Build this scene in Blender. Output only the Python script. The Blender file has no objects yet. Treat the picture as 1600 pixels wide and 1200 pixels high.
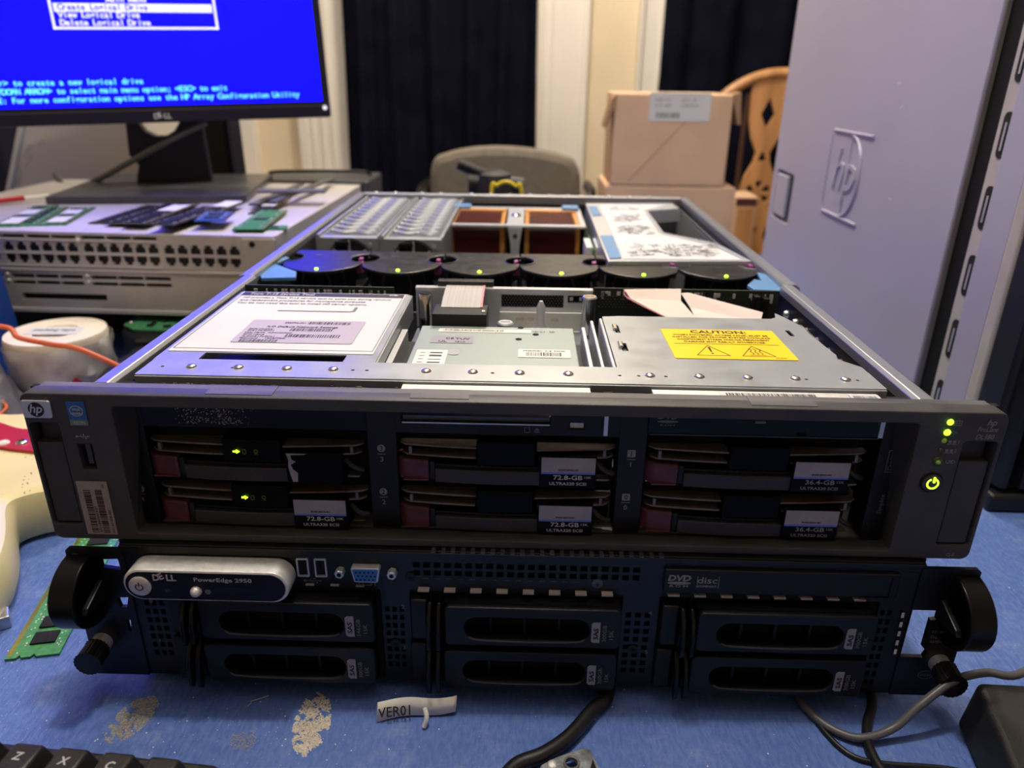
import bpy, math, random
from mathutils import Matrix, Vector, Euler, noise
random.seed(7)
R_ = math.radians
S = bpy.context.scene
COL = S.collection
# ------------------------------------------------------------------ camera
CAM = Vector((0.00663, -0.33003, 0.32642)); CROT = Euler((1.175504, -0.012838, 0.021973), 'XYZ'); FPX = 1164.44
cd = bpy.data.cameras.new('camera'); co = bpy.data.objects.new('camera', cd); COL.objects.link(co)
co.location = CAM; co.rotation_euler = CROT
cd.sensor_width = 36; cd.lens = FPX * 36 / 1600; cd.clip_start = 0.01; cd.clip_end = 50
cd.dof.use_dof = True; cd.dof.focus_distance = 0.42; cd.dof.aperture_fstop = 7.5
S.camera = co
# ------------------------------------------------------------------ light
w = bpy.data.worlds.new('world'); S.world = w; w.use_nodes = True
w.node_tree.nodes['Background'].inputs[0].default_value = (0.9, 0.93, 1.0, 1); w.node_tree.nodes['Background'].inputs[1].default_value = 0.2
def lamp(name, loc, power, radius, color):
    l = bpy.data.lights.new(name, 'POINT'); l.energy = power; l.shadow_soft_size = radius; l.color = color
    o = bpy.data.objects.new(name, l); COL.objects.link(o); o.location = loc; return o
lamp('ceiling_bulb', (-0.05, 0.16, 1.45), 18, 0.035, (1.0, 0.93, 0.84))
lamp('far_room_fill', (0.0, 1.35, 1.35), 27, 0.08, (1.0, 0.87, 0.70))  # added fill without a fixture, brightens the back wall and rear left
S.view_settings.view_transform = 'Standard'; S.view_settings.look = 'None'
S.view_settings.gamma = 1; S.view_settings.exposure = 0.75; S.view_settings.use_curve_mapping = False
SCREEN_GLOW = 3.5

def bp(u, v, **k):            # a pixel of the photograph met with a plane of the room
    d = CROT.to_matrix() @ Vector(((u - 800) / FPX, -(v - 600) / FPX, -1.0))
    (ax, val), = k.items(); i = 'xyz'.index(ax)
    return CAM + d * ((val - CAM[i]) / d[i])
# ------------------------------------------------------------------ materials
def lin(c):
    return tuple(((x / 255) / 12.92 if x / 255 <= .04045 else ((x / 255 + .055) / 1.055) ** 2.4) for x in c[:3])
MATS = {}
def mat(name, c, rough=.5, metal=0., var=0.0, scale=40., bump=0., bscale=None, emit=0., spec=.5, c2=None, alpha=1., stretch=None, lo=.35, hi=.65, aniso=0, trans=0., detail=3):
    m = bpy.data.materials.new(name); m.use_nodes = True; nt = m.node_tree; b = nt.nodes['Principled BSDF']
    L = nt.links.new; N = nt.nodes.new
    col = lin(c)
    b.inputs['Base Color'].default_value = (*col, 1); b.inputs['Roughness'].default_value = rough; b.inputs['Metallic'].default_value = metal
    b.inputs['Specular IOR Level'].default_value = spec
    if trans: b.inputs['Transmission Weight'].default_value = trans
    if alpha < 1: b.inputs['Alpha'].default_value = alpha
    if emit: b.inputs['Emission Color'].default_value = (*col, 1); b.inputs['Emission Strength'].default_value = emit
    if var or bump or c2:
        tc = N('ShaderNodeTexCoord'); mp = N('ShaderNodeMapping'); L(tc.outputs['Object'], mp.inputs[0])
        if stretch: mp.inputs['Scale'].default_value = stretch
        nz = N('ShaderNodeTexNoise'); nz.inputs['Scale'].default_value = scale; nz.inputs['Detail'].default_value = detail; L(mp.outputs[0], nz.inputs[0])
        if var or c2:
            cr = N('ShaderNodeValToRGB'); L(nz.outputs[0], cr.inputs[0])
            cr.color_ramp.elements[0].position = lo; cr.color_ramp.elements[1].position = hi
            if c2: a_, b_ = col, lin(c2)
            else: a_ = tuple(x * (1 - var) for x in col); b_ = tuple(min(1, x * (1 + var)) for x in col)
            cr.color_ramp.elements[0].color = (*a_, 1); cr.color_ramp.elements[1].color = (*b_, 1)
            L(cr.outputs[0], b.inputs['Base Color'])
            rr = N('ShaderNodeMath'); rr.operation = 'MULTIPLY_ADD'; rr.inputs[1].default_value = .25; rr.inputs[2].default_value = max(0.02, rough - .12); L(nz.outputs[0], rr.inputs[0]); L(rr.outputs[0], b.inputs['Roughness'])
        if bump:
            n2 = N('ShaderNodeTexNoise'); n2.inputs['Scale'].default_value = bscale or scale * 4; n2.inputs['Detail'].default_value = 4; L(mp.outputs[0], n2.inputs[0])
            bm = N('ShaderNodeBump'); bm.inputs['Strength'].default_value = min(1, bump); bm.inputs['Distance'].default_value = .0006; L(n2.outputs[0], bm.inputs['Height']); L(bm.outputs[0], b.inputs['Normal'])
    MATS[name] = m; return m
M = {}
def dm(k, *a, **kw): M[k] = mat(k, *a, **kw)
dm('galv', (162, 166, 170), .4, .5, .03, 60, .08, 500)
dm('steel', (206, 209, 214), .34, .55)
dm('steel_dark', (92, 95, 100), .42, .7)
dm('rail', (160, 164, 172), .33, .65); dm('fdd', (146, 158, 157), .45, .3); dm('wave', (150, 154, 160), .5, .3); dm('rivet_highlight', (225, 225, 225), .2, .3); dm('grille_base', (92, 96, 102), .6, .2)
dm('bezel_grey', (56, 55, 56), .5, 0, .12, 55, .3, 1500, c2=(66, 65, 66)); dm('bezel_worn', (72, 71, 74), .42, 0, .12, 25, .3, 1500, c2=(112, 110, 112), lo=.4, hi=.75, stretch=(.5, 3, 1))
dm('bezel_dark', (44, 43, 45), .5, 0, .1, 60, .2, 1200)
dm('black', (17, 17, 20), .42, 0, .15, 60, .1, 900, spec=.35)
dm('black_metal', (12, 12, 15), .33, .0, .2, 60, .25, 1600)
dm('black_gloss', (10, 10, 12), .28, 0, spec=.3)
dm('void', (5, 5, 6), .9)
dm('window_black', (6, 6, 7), .4, 0, spec=.12)
dm('chrome', (214, 214, 216), .12, 1)
dm('fin_silver', (112, 106, 102), .38, .45, .25, 120)
dm('maroon', (84, 40, 52), .42, 0, .25, 120)
dm('panel_silver', (222, 220, 216), .38, .45, .08, 300, .4, 2500)
dm('panel_navy', (20, 25, 46), .3)
dm('white_paper', (208, 208, 210), .7, 0, .03, 20)
dm('white_plastic', (222, 220, 212), .5, 0, .05, 40)
dm('label_lilac', (178, 168, 184), .6, 0, .04, 20)
dm('label_grey', (150, 148, 158), .6, 0, .06, 90)
dm('label_dim', (160, 150, 148), .6, 0, .06, 90)
dm('ink', (24, 24, 28), .6); dm('ink_grey', (110, 112, 116), .6); dm('ink_white', (190, 190, 192), .5); dm('ink_dim', (138, 138, 140), .6)
dm('label_blue', (90, 116, 200), .5)
dm('sticker_blue', (34, 96, 168), .35); dm('sticker_grey', (104, 128, 124), .4)
dm('caution', (250, 208, 0), .42, 0, .03, 30)
dm('led', (170, 255, 30), .4, emit=5.0); dm('led_dim', (96, 120, 40), .3, emit=.25); dm('led_icon', (44, 62, 26), .5, emit=.35); dm('led_off', (70, 82, 48), .25)
dm('pcb_green', (62, 118, 78), .65, 0, .2, 200, spec=.08); dm('pcb_lime', (70, 140, 84), .32, 0, .18, 260, .2, 900); dm('pcb_dark', (30, 42, 32), .7, 0, .3, 200); dm('pcb_black', (50, 52, 50), .75, 0, .3, 200, spec=.05)
dm('pcb_blue', (32, 70, 130), .4); dm('chip', (36, 35, 36), .6, 0, .2, 300, spec=.12); dm('gold', (196, 158, 84), .3, .9)
dm('fan_black', (26, 25, 28), .36, 0, .15, 90, .1, 700); dm('magenta', (150, 70, 128), .45)
dm('lever_blue', (92, 140, 186), .4, 0, .06, 40)
dm('copper', (160, 92, 40), .28, .9, .1, 100); dm('fin_red', (112, 42, 38), .4, .4); dm('brass', (206, 146, 72), .4, .5)
dm('vga_blue', (46, 108, 184), .4); dm('cable_white', (214, 198, 190), .6, 0, .05, 30); dm('cable_grey', (86, 86, 90), .42); dm('cable_black', (22, 21, 24), .42); dm('cable_ribbon', (176, 172, 170), .6, 0, .12, 8, stretch=(120, 1, 1)); dm('cable_pink', (212, 138, 142), .6)
dm('orange', (214, 104, 66), .4); dm('yellow', (222, 196, 40), .4)
dm('black_blue_glare', (20, 19, 40), .4, 0, spec=.35); dm('monitor_base', (70, 70, 76), .32, .2, .1, 20)  # black plastic with the screen's blue glare mixed into its colour
dm('switch_grey', (184, 180, 176), .42, .35, .05, 30, .1, 500); dm('switch_top', (190, 186, 186), .5, .25, .04, 12)
dm('tape_white', (226, 216, 196), .6, 0, .06, 30); dm('plastic_wrap', (206, 204, 204), .2, 0, .15, 22, 1, 60, alpha=.82)
dm('red', (176, 28, 40), .4); dm('cream', (226, 212, 160), .3, 0, .05, 14); dm('book_blue', (28, 66, 150), .45)
dm('fabric_grey', (120, 112, 100), .9, 0, .08, 60, .6, 900); dm('curtain', (19, 20, 32), 1, 0, .2, 12, .3, 300, spec=0)
dm('wall', (222, 206, 178), .8, 0, .03, 6); dm('trim', (228, 222, 214), .5, 0, .02, 6); dm('ceiling', (236, 234, 228), .9); dm('floor', (122, 92, 66), .5, 0, .2, 12)
dm('carton', (212, 176, 146), .75, 0, .05, 14, .15, 200); dm('carton_edge', (158, 122, 94), .8)
dm('oak', (188, 138, 90), .4, 0, .22, 26, stretch=(1, 1, .12)); dm('dark_wood', (70, 42, 32), .5)
dm('tower_grey', (172, 168, 186), .38, .1, .02, 10, .15, 900); dm('case_silver', (196, 190, 186), .4, .2, .03, 10); dm('tower_edge', (178, 172, 166), .5, 0, .05, 30); dm('tower_black', (18, 18, 22), .5, 0, .15, 30)
dm('key_black', (40, 38, 38), .38, 0, .12, 90, .3, 1200); dm('brick_black', (30, 30, 31), .55, 0, .12, 60, .5, 1400)
dm('zinc', (170, 176, 180), .32, .8, .22, 120, .3, 600); dm('dust', (150, 145, 136), .95, 0, .25, 900); dm('dust_white', (206, 196, 178), .95, 0, .2, 900); dm('lint', (112, 98, 84), .95, 0, .3, 900)
dm('grey_bag', (128, 126, 136), .3, .1, .1, 30, 1, 80); dm('pink_plastic', (214, 188, 196), .4, 0, .1, 30)
dm('screen_blue', (0, 0, 255), .3, emit=SCREEN_GLOW); dm('screen_white', (225, 228, 245), .3, emit=.5); dm('screen_cyan', (110, 230, 255), .3, emit=.55)
dm('panel_glass', (34, 38, 62), .2)

def table_material():
    m = M['table_blue'] = mat('table_blue', (52, 80, 150), .62, 0, 0, 5)
    nt = m.node_tree; N = nt.nodes.new; L = nt.links.new; b = nt.nodes['Principled BSDF']
    tc = N('ShaderNodeTexCoord')
    def nz(scale, det, rough=.6, st=None):
        n = N('ShaderNodeTexNoise'); n.inputs['Scale'].default_value = scale; n.inputs['Detail'].default_value = det; n.inputs['Roughness'].default_value = rough
        if st:
            mp = N('ShaderNodeMapping'); mp.inputs['Scale'].default_value = st; L(tc.outputs['Object'], mp.inputs[0]); L(mp.outputs[0], n.inputs[0])
        else: L(tc.outputs['Object'], n.inputs[0])
        return n
    def ramp(n, p0, p1, c0, c1):
        r = N('ShaderNodeValToRGB'); r.color_ramp.elements[0].position = p0; r.color_ramp.elements[1].position = p1
        r.color_ramp.elements[0].color = (*c0, 1); r.color_ramp.elements[1].color = (*c1, 1); L(n.outputs[0], r.inputs[0]); return r
    base = ramp(nz(9, 5), .3, .7, lin((58, 88, 160)), lin((80, 110, 178)))
    grain = ramp(nz(420, 3, .6, (1, .35, 1)), .38, .7, (0, 0, 0), (1, 1, 1))
    m1 = N('ShaderNodeMix'); m1.data_type = 'RGBA'; L(base.outputs[0], m1.inputs[6]); m1.inputs[7].default_value = (*lin((122, 148, 204)), 1)
    f = N('ShaderNodeMath'); f.operation = 'MULTIPLY'; f.inputs[1].default_value = .35; L(grain.outputs[0], f.inputs[0]); L(f.outputs[0], m1.inputs[0])
    pale = ramp(nz(34, 6, .75), .54, .74, (0, 0, 0), (1, 1, 1))
    m2 = N('ShaderNodeMix'); m2.data_type = 'RGBA'; L(m1.outputs[2], m2.inputs[6]); m2.inputs[7].default_value = (*lin((150, 164, 200)), 1)
    g = N('ShaderNodeMath'); g.operation = 'MULTIPLY'; g.inputs[1].default_value = .45; L(pale.outputs[0], g.inputs[0]); L(g.outputs[0], m2.inputs[0])
    spk = ramp(nz(900, 2, .5), .74, .78, (0, 0, 0), (1, 1, 1))
    m3 = N('ShaderNodeMix'); m3.data_type = 'RGBA'; L(m2.outputs[2], m3.inputs[6]); m3.inputs[7].default_value = (*lin((220, 226, 236)), 1); L(spk.outputs[0], m3.inputs[0])
    L(m3.outputs[2], b.inputs['Base Color'])
    bm = N('ShaderNodeBump'); bm.inputs['Strength'].default_value = .5; bm.inputs['Distance'].default_value = .0006
    L(grain.outputs[0], bm.inputs['Height']); L(bm.outputs[0], b.inputs['Normal'])
table_material()

# ------------------------------------------------------------------ mesh builder
WM = {}
def frame(kind, x, y, z, ang=0):
    if kind == 'front': r, u, n = Vector((1, 0, 0)), Vector((0, 0, 1)), Vector((0, -1, 0))
    elif kind == 'top': r, u, n = Vector((1, 0, 0)), Vector((0, 1, 0)), Vector((0, 0, 1))
    elif kind == 'side': r, u, n = Vector((0, -1, 0)), Vector((0, 0, 1)), Vector((-1, 0, 0))   # faces -x
    elif kind == 'sideR': r, u, n = Vector((0, 1, 0)), Vector((0, 0, 1)), Vector((1, 0, 0))
    m = Matrix((r, u, n)).transposed().to_4x4(); m.translation = Vector((x, y, z))
    return m @ Matrix.Rotation(R_(ang), 4, 'Z')
class MB:
    def __init__(s): s.v = []; s.f = []
    def add(s, vs, fs, m=None):
        o = len(s.v)
        for p in vs:
            p = Vector(p); s.v.append(m @ p if m is not None else p)
        s.f += [[i + o for i in f] for f in fs]; return s
    def box(s, x0, x1, y0, y1, z0, z1, m=None):
        vs = [(x0, y0, z0), (x1, y0, z0), (x1, y1, z0), (x0, y1, z0), (x0, y0, z1), (x1, y0, z1), (x1, y1, z1), (x0, y1, z1)]
        return s.add(vs, [(3, 2, 1, 0), (4, 5, 6, 7), (0, 1, 5, 4), (1, 2, 6, 5), (2, 3, 7, 6), (3, 0, 4, 7)], m)
    def cb(s, c, d, m=None):      # centred box
        return s.box(c[0]-d[0]/2, c[0]+d[0]/2, c[1]-d[1]/2, c[1]+d[1]/2, c[2]-d[2]/2, c[2]+d[2]/2, m)
    def prism(s, poly, ax, a, b, m=None):   # poly in the two other axes, in order
        def P(p, t):
            q = list(p); q.insert('xyz'.index(ax), t); return tuple(q)
        n = len(poly); vs = [P(p, a) for p in poly] + [P(p, b) for p in poly]
        fs = [tuple(range(n))[::-1], tuple(range(n, 2 * n))] + [(i, (i + 1) % n, (i + 1) % n + n, i + n) for i in range(n)]
        return s.add(vs, fs, m)
    def cyl(s, p0, p1, r0, r1=None, n=16, caps=True, m=None):
        p0, p1 = Vector(p0), Vector(p1); r1 = r0 if r1 is None else r1
        d = (p1 - p0).normalized(); a = d.orthogonal().normalized(); b = d.cross(a)
        vs = []
        for p, r in ((p0, r0), (p1, r1)):
            for i in range(n): t = 2 * math.pi * i / n; vs.append(p + (a * math.cos(t) + b * math.sin(t)) * r)
        fs = [(i, (i + 1) % n, (i + 1) % n + n, i + n) for i in range(n)]
        if caps: fs += [tuple(range(n))[::-1], tuple(range(n, 2 * n))]
        return s.add(vs, fs, m)
    def lathe(s, prof, m=None, n=24):       # prof: (r, z)
        vs = []; fs = []
        for r, z in prof:
            for i in range(n): t = 2 * math.pi * i / n; vs.append((r * math.cos(t), r * math.sin(t), z))
        for k in range(len(prof) - 1):
            for i in range(n): j = (i + 1) % n; fs.append((k * n + i, k * n + j, k * n + n + j, k * n + n + i))
        fs.append(tuple(range(n))[::-1]); fs.append(tuple(range((len(prof) - 1) * n, len(prof) * n)))
        return s.add(vs, fs, m)
    def dome(s, c, r, h, m=None, n=12):
        pr = [(r * math.cos(t), h * math.sin(t)) for t in (0, .35, .75, 1.15, 1.5)]
        mm = Matrix.Translation(Vector(c)); return s.lathe(pr, (m @ mm) if m is not None else mm, n)
    def tube(s, pts, r, n=10, smooth=6, m=None):
        pts = [Vector(p) for p in pts]
        if smooth > 1 and len(pts) > 2:
            P = [pts[0] * 2 - pts[1]] + pts + [pts[-1] * 2 - pts[-2]]; q = []
            for i in range(1, len(P) - 2):
                for k in range(smooth):
                    t = k / smooth; a, b, c, d = P[i-1], P[i], P[i+1], P[i+2]
                    q.append(.5 * ((2*b) + (c-a)*t + (2*a-5*b+4*c-d)*t*t + (3*b-a-3*c+d)*t**3))
            q.append(pts[-1]); pts = q
        vs = []; fs = []; prev = None
        for i, p in enumerate(pts):
            d = (pts[min(i+1, len(pts)-1)] - pts[max(i-1, 0)]).normalized()
            if prev is None: a = d.orthogonal().normalized()
            else: a = (prev - d * prev.dot(d)).normalized()
            prev = a; b = d.cross(a)
            for k in range(n): t = 2 * math.pi * k / n; vs.append(p + (a * math.cos(t) + b * math.sin(t)) * r)
        for i in range(len(pts) - 1):
            for k in range(n): j = (k + 1) % n; fs.append((i*n+k, i*n+j, i*n+n+j, i*n+n+k))
        fs.append(tuple(range(n))[::-1]); fs.append(tuple(range((len(pts)-1)*n, len(pts)*n)))
        return s.add(vs, fs, m)
    def strip(s, pts, wid, th, up=Vector((0, 0, 1)), m=None):   # flat ribbon along pts; wid vector per whole strip
        wid = Vector(wid); vs = []; fs = []
        for p in pts:
            p = Vector(p); vs += [p - wid/2, p + wid/2, p + wid/2 + up*th, p - wid/2 + up*th]
        for i in range(len(pts)-1):
            a = i*4
            for k in range(4): fs.append((a+k, a+(k+1) % 4, a+4+(k+1) % 4, a+4+k))
        fs += [(3, 2, 1, 0), tuple(len(vs)-4+k for k in range(4))]
        return s.add(vs, fs, m)
    def plate(s, loops, th, m=None, bev=0.):   # first loop outline, the rest holes; front at z=th, back at z=0
        cu = bpy.data.curves.new('c', 'CURVE'); cu.dimensions = '2D'; cu.fill_mode = 'BOTH'
        for lp in loops:
            sp = cu.splines.new('POLY'); sp.points.add(len(lp) - 1); sp.use_cyclic_u = True
            for q, (x, y) in zip(sp.points, lp): q.co = (x, y, 0, 1)
        cu.extrude = max(1e-6, th / 2 - bev); cu.bevel_depth = bev; cu.bevel_resolution = 1; cu.offset = -bev
        s._curve(cu, th / 2, m); return s
    def _curve(s, cu, zoff, m, fit=None, al='L'):
        ob = bpy.data.objects.new('t', cu); me = bpy.data.meshes.new_from_object(ob)
        vs = [v.co.copy() for v in me.vertices]; fs = [tuple(p.vertices) for p in me.polygons]
        if fit and vs:
            x0 = min(v.x for v in vs); x1 = max(v.x for v in vs); k = fit / max(1e-9, x1 - x0)
            for v in vs: v.x = (v.x - x0) * k
        if vs and al == 'C':
            x0 = min(v.x for v in vs); x1 = max(v.x for v in vs)
            for v in vs: v.x -= (x0 + x1) / 2
        for v in vs: v.z += zoff
        s.add(vs, fs, m); bpy.data.objects.remove(ob); bpy.data.curves.remove(cu); bpy.data.meshes.remove(me)
    def text(s, t, size, m, al='L', fit=None, shear=0, th=.00004, bold=0.):
        cu = bpy.data.curves.new('t', 'FONT'); cu.body = t; cu.size = size; cu.shear = shear; cu.resolution_u = 2
        cu.extrude = th; cu.offset = bold * size; s._curve(cu, th, m, fit, al); return s
    def mono(s, t, size, m, pitch):      # fixed-pitch screen lettering
        for i, ch in enumerate(t):
            if ch != ' ': s.text(ch, size, m @ Matrix.Translation((i * pitch + pitch * .5, 0, 0)) @ Matrix.Diagonal((1.05 if ch not in 'mwMWN' else .8, 1, 1, 1)), 'C', bold=.03)
        return s
    def bars(s, w, h, m, n=40, seed=1, y0=0.):     # bar code, x along the bars' row
        rd = random.Random(seed); x = 0; step = w / n
        while x < w:
            a = step * rd.choice((.35, .35, .7, 1.0)); s.box(x, min(w, x + a), y0, y0 + h, 0, .00008, m); x += a + step * rd.choice((.4, .5, .9))
        return s
    def part(s, name, material, parent=None, label=None, kind=None, bev=0, seg=2, smooth=False, local=False, cat=None, group=None, solid=None):
        me = bpy.data.meshes.new(name); vs = s.v
        if parent is not None and not local:
            inv = WM[parent.as_pointer()].inverted(); vs = [inv @ v for v in vs]
        me.from_pydata([tuple(v) for v in vs], [], s.f); me.materials.append(M[material] if isinstance(material, str) else material)
        if smooth:
            me.polygons.foreach_set('use_smooth', [True] * len(me.polygons))
            try: me.set_sharp_from_angle(angle=R_(38))
            except Exception: pass
        o = bpy.data.objects.new(name, me); COL.objects.link(o)
        if parent is not None: o.parent = parent; WM[o.as_pointer()] = WM[parent.as_pointer()]
        else: WM[o.as_pointer()] = Matrix.Identity(4)
        if bev:
            b = o.modifiers.new('bevel', 'BEVEL'); b.width = bev; b.segments = seg; b.limit_method = 'ANGLE'; b.angle_limit = R_(35)
            b.harden_normals = False
        if label: o['label'] = label
        if kind: o['kind'] = kind
        if cat: o['category'] = cat
        if group: o['group'] = group
        return o
def thing(name, label, cat, loc=(0, 0, 0), rot=(0, 0, 0), group=None):
    o = bpy.data.objects.new(name, None); o.empty_display_size = .02; COL.objects.link(o); o.location = loc; o.rotation_euler = rot
    o['label'] = label; o['category'] = cat
    if group: o['group'] = group
    WM[o.as_pointer()] = Matrix.LocRotScale(Vector(loc), Euler(rot), None); return o
def copy_tree(o, loc=None, rot=None, label=None, parent=None, group=None):
    c = o.copy(); COL.objects.link(c)
    if parent is not None: c.parent = parent
    if loc is not None: c.location = loc
    if rot is not None: c.rotation_euler = rot
    if label: c['label'] = label
    if group: c['group'] = group
    if parent is None: WM[c.as_pointer()] = Matrix.LocRotScale(Vector(c.location), c.rotation_euler, None)
    else: WM[c.as_pointer()] = WM[parent.as_pointer()]
    for ch in list(o.children): copy_tree(ch, parent=c)
    return c
def rr(x0, x1, y0, y1, r, n=5, corners=(1, 1, 1, 1)):
    pts = []
    for k, (cx, cy, a0) in enumerate(((x1-r, y0+r, -90), (x1-r, y1-r, 0), (x0+r, y1-r, 90), (x0+r, y0+r, 180))):
        if not corners[k]:
            pts.append(((x1, y0), (x1, y1), (x0, y1), (x0, y0))[k]); continue
        for i in range(n + 1):
            t = R_(a0 + 90 * i / n); pts.append((cx + r * math.cos(t), cy + r * math.sin(t)))
    return pts
def circ(x, y, r, n=14, ry=None): return [(x + r * math.cos(2*math.pi*i/n), y + (ry or r) * math.sin(2*math.pi*i/n)) for i in range(n)]
def struct(name, mb, m, **k): return mb.part(name, m, kind='structure', **k)
# ================================================================== the room
struct('floor', MB().box(-2.4, 2.6, -2.6, 2.25, -.80, -.75), 'floor')
struct('ceiling', MB().box(-2.4, 2.6, -2.6, 2.25, 1.62, 1.67), 'ceiling')
struct('wall_back', MB().box(-2.4, 2.6, 2.2, 2.3, -.75, 1.62), 'wall')
struct('wall_left', MB().box(-2.45, -2.4, -2.6, 2.25, -.75, 1.62), 'wall')
struct('wall_right', MB().box(2.6, 2.65, -2.6, 2.25, -.75, 1.62), 'wall')
struct('wall_front', MB().box(-2.4, 2.6, -2.65, -2.6, -.75, 1.62), 'wall')
struct('baseboard_back', MB().box(-2.4, 2.6, 2.18, 2.2, -.75, -.63), 'trim', bev=.004)
def casing(name, x0, x1, n, zb):
    g = MB().box(x0, x1, 2.165, 2.2, zb, 1.45)
    wd = (x1 - x0)
    g.box(x0, x0 + wd * .14, 2.15, 2.17, zb, 1.45); g.box(x1 - wd * .10, x1, 2.155, 2.17, zb, 1.45)
    for k in range(n): a = x0 + wd * (.2 + .16 * k); g.box(a, a + wd * .05, 2.158, 2.17, zb, 1.45)
    struct(name, g, 'trim', bev=.003)
casing('trim_1', -.725, -.53, 3, -.02)
struct('trim_5', MB().box(-1.25, -.870, 2.16, 2.2, -.63, 1.45), 'trim', bev=.003)
struct('trim_6', MB().box(-1.25, -.53, 2.12, 2.165, -.05, -.025), 'trim', bev=.003)
casing('trim_2', .005, .185, 2, -.63)
casing('trim_3', .335, .405, 1, -.63)
struct('trim_4', MB().box(-.78, -.52, 2.12, 2.2, -.05, -.015).box(-.75, -.53, 2.15, 2.2, -.12, -.05), 'trim', bev=.004)
for n_, (x0, x1) in enumerate(((-.62, .06), (.36, 1.15)), 1):
    struct('window_%d' % n_, MB().box(x0, x1, 2.185, 2.199, -.05, 1.3), 'panel_glass')
def curtain(x0, x1, z0, z1, yc, label, seed, skew=0.):
    rd = random.Random(seed); g = MB(); nx = 90; nz = 14; vs = []; ph = [rd.uniform(0, 6) for _ in range(3)]
    for k in range(nz + 1):
        t = k / nz; z = z1 + (z0 - z1) * t
        for i in range(nx + 1):
            s_ = i / nx; x = x0 + (x1 - x0) * s_ + skew * t
            d = .018 * math.sin(s_ * 34 + ph[0] + .5 * t) + .012 * math.sin(s_ * 13 + ph[1] - t) + .006 * math.sin(s_ * 71 + ph[2] + 2 * t)
            vs.append((x + .01 * math.sin(t * 5 + s_ * 9), yc + d * (.6 + .5 * t), z))
    fs = [(k*(nx+1)+i, k*(nx+1)+i+1, (k+1)*(nx+1)+i+1, (k+1)*(nx+1)+i) for k in range(nz) for i in range(nx)]
    g.add(vs, fs); o = g.part('curtain', 'curtain', smooth=True); so = o.modifiers.new('s', 'SOLIDIFY'); so.thickness = .003
    o['label'] = label; o['category'] = 'curtain'; return o
curtain(-.555, .035, -.70, 1.4, 2.09, 'dark blue-black curtain behind the grey office chair', 3)
curtain(.385, 1.25, -.70, 1.4, 2.09, 'dark curtain behind the wheel-back wooden chair, at right', 5)
# the table
tb = thing('table', 'worktable with a scuffed blue painted top, everything stands on it', 'table', (0, .3, -.75))
MB().box(-1.35, 1.1, -.62, 1.15, -.035, 0).part('tabletop', 'table_blue', tb, bev=.004)
for x in (-1.25, 1.0):
    for y in (-.5, 1.05): MB().box(x - .035, x + .035, y - .035, y + .035, -.75, -.035).part('leg', 'dark_wood', tb, bev=.004)
MB().box(-1.25, 1.0, -.5, -.47, -.12, -.035).box(-1.25, 1.0, 1.02, 1.05, -.12, -.035).part('apron', 'dark_wood', tb)

# ================================================================== upper rack server (silver, open lid)
ZB, ZT = .0945, .1787
hp = thing('rack_server', 'open 2U rack server with dark grey front bezel, on top of the black server', 'server', (0, .3, ZB))
# --- chassis
MB().box(-.215, .215, .016, .672, ZB, ZB + .002).part('chassis_floor', 'galv', hp)
for sx in (-1, 1):
    a, b_ = sorted((sx * .2065, sx * .2085))
    MB().box(a, b_, .03, .672, ZB + .002, .172).part('side_wall', 'steel_dark', hp)
    poly = [(.2035, .171), (.2035, .1765), (.2055, .1785), (.2115, .1785), (.2150, .1765), (.2160, .1735), (.2160, .1715), (.2135, .1715), (.2120, .1745), (.2070, .1745), (.2070, .171)]
    poly = [(sx * x, z) for x, z in poly]
    if sx < 0: poly = poly[::-1]
    MB().prism(poly[::-1], 'y', .016, .235).part('side_rail', 'rail', hp, bev=.0004)
    poly2 = [(x + sx * .0028, z + .0004) for x, z in poly]
    MB().prism(poly2[::-1], 'y', .233, .668).part('side_rail', 'rail', hp, bev=.0004)
    MB().box(*sorted((sx * .2125, sx * .2150)), .03, .66, .100, .170).part('slide_rail', 'steel_dark', hp)
    for k in range(9):
        y = .05 + k * .021
        MB().cyl((sx * .2065, y, .160), (sx * .2035, y, .160), .0032, .0022, 10).part('wall_dimple', 'steel', hp, smooth=True)
# --- bezel: faceplate with window, latch recesses and usb hole
loops = [rr(-.2413, .2413, .0943, .1787, .0045), rr(-.1965, .1995, .0988, .1722, .002)[::-1],
         rr(-.2397, -.2246, .1034, .1626, .002)[::-1], rr(.2226, .2392, .1028, .1632, .002)[::-1], rr(-.2177, -.2103, .1366, .1510, .0006)[::-1]]
MB().plate(loops, .010, frame('front', 0, .010, 0), bev=.0007).part('bezel', 'bezel_grey', hp, smooth=True)
MB().box(-.2370, .2370, .0090, .0155, .1750, .1787).part('bezel_top', 'bezel_worn', hp, bev=.0006, label='scuffed top edge of the bezel')
for a, b_ in ((-.150, -.117), (-.049, -.020), (.118, .150)):
    MB().box(a, b_, .003, .0145, .1786, .1790).part('bezel_pad', 'bezel_worn', hp)
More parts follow.
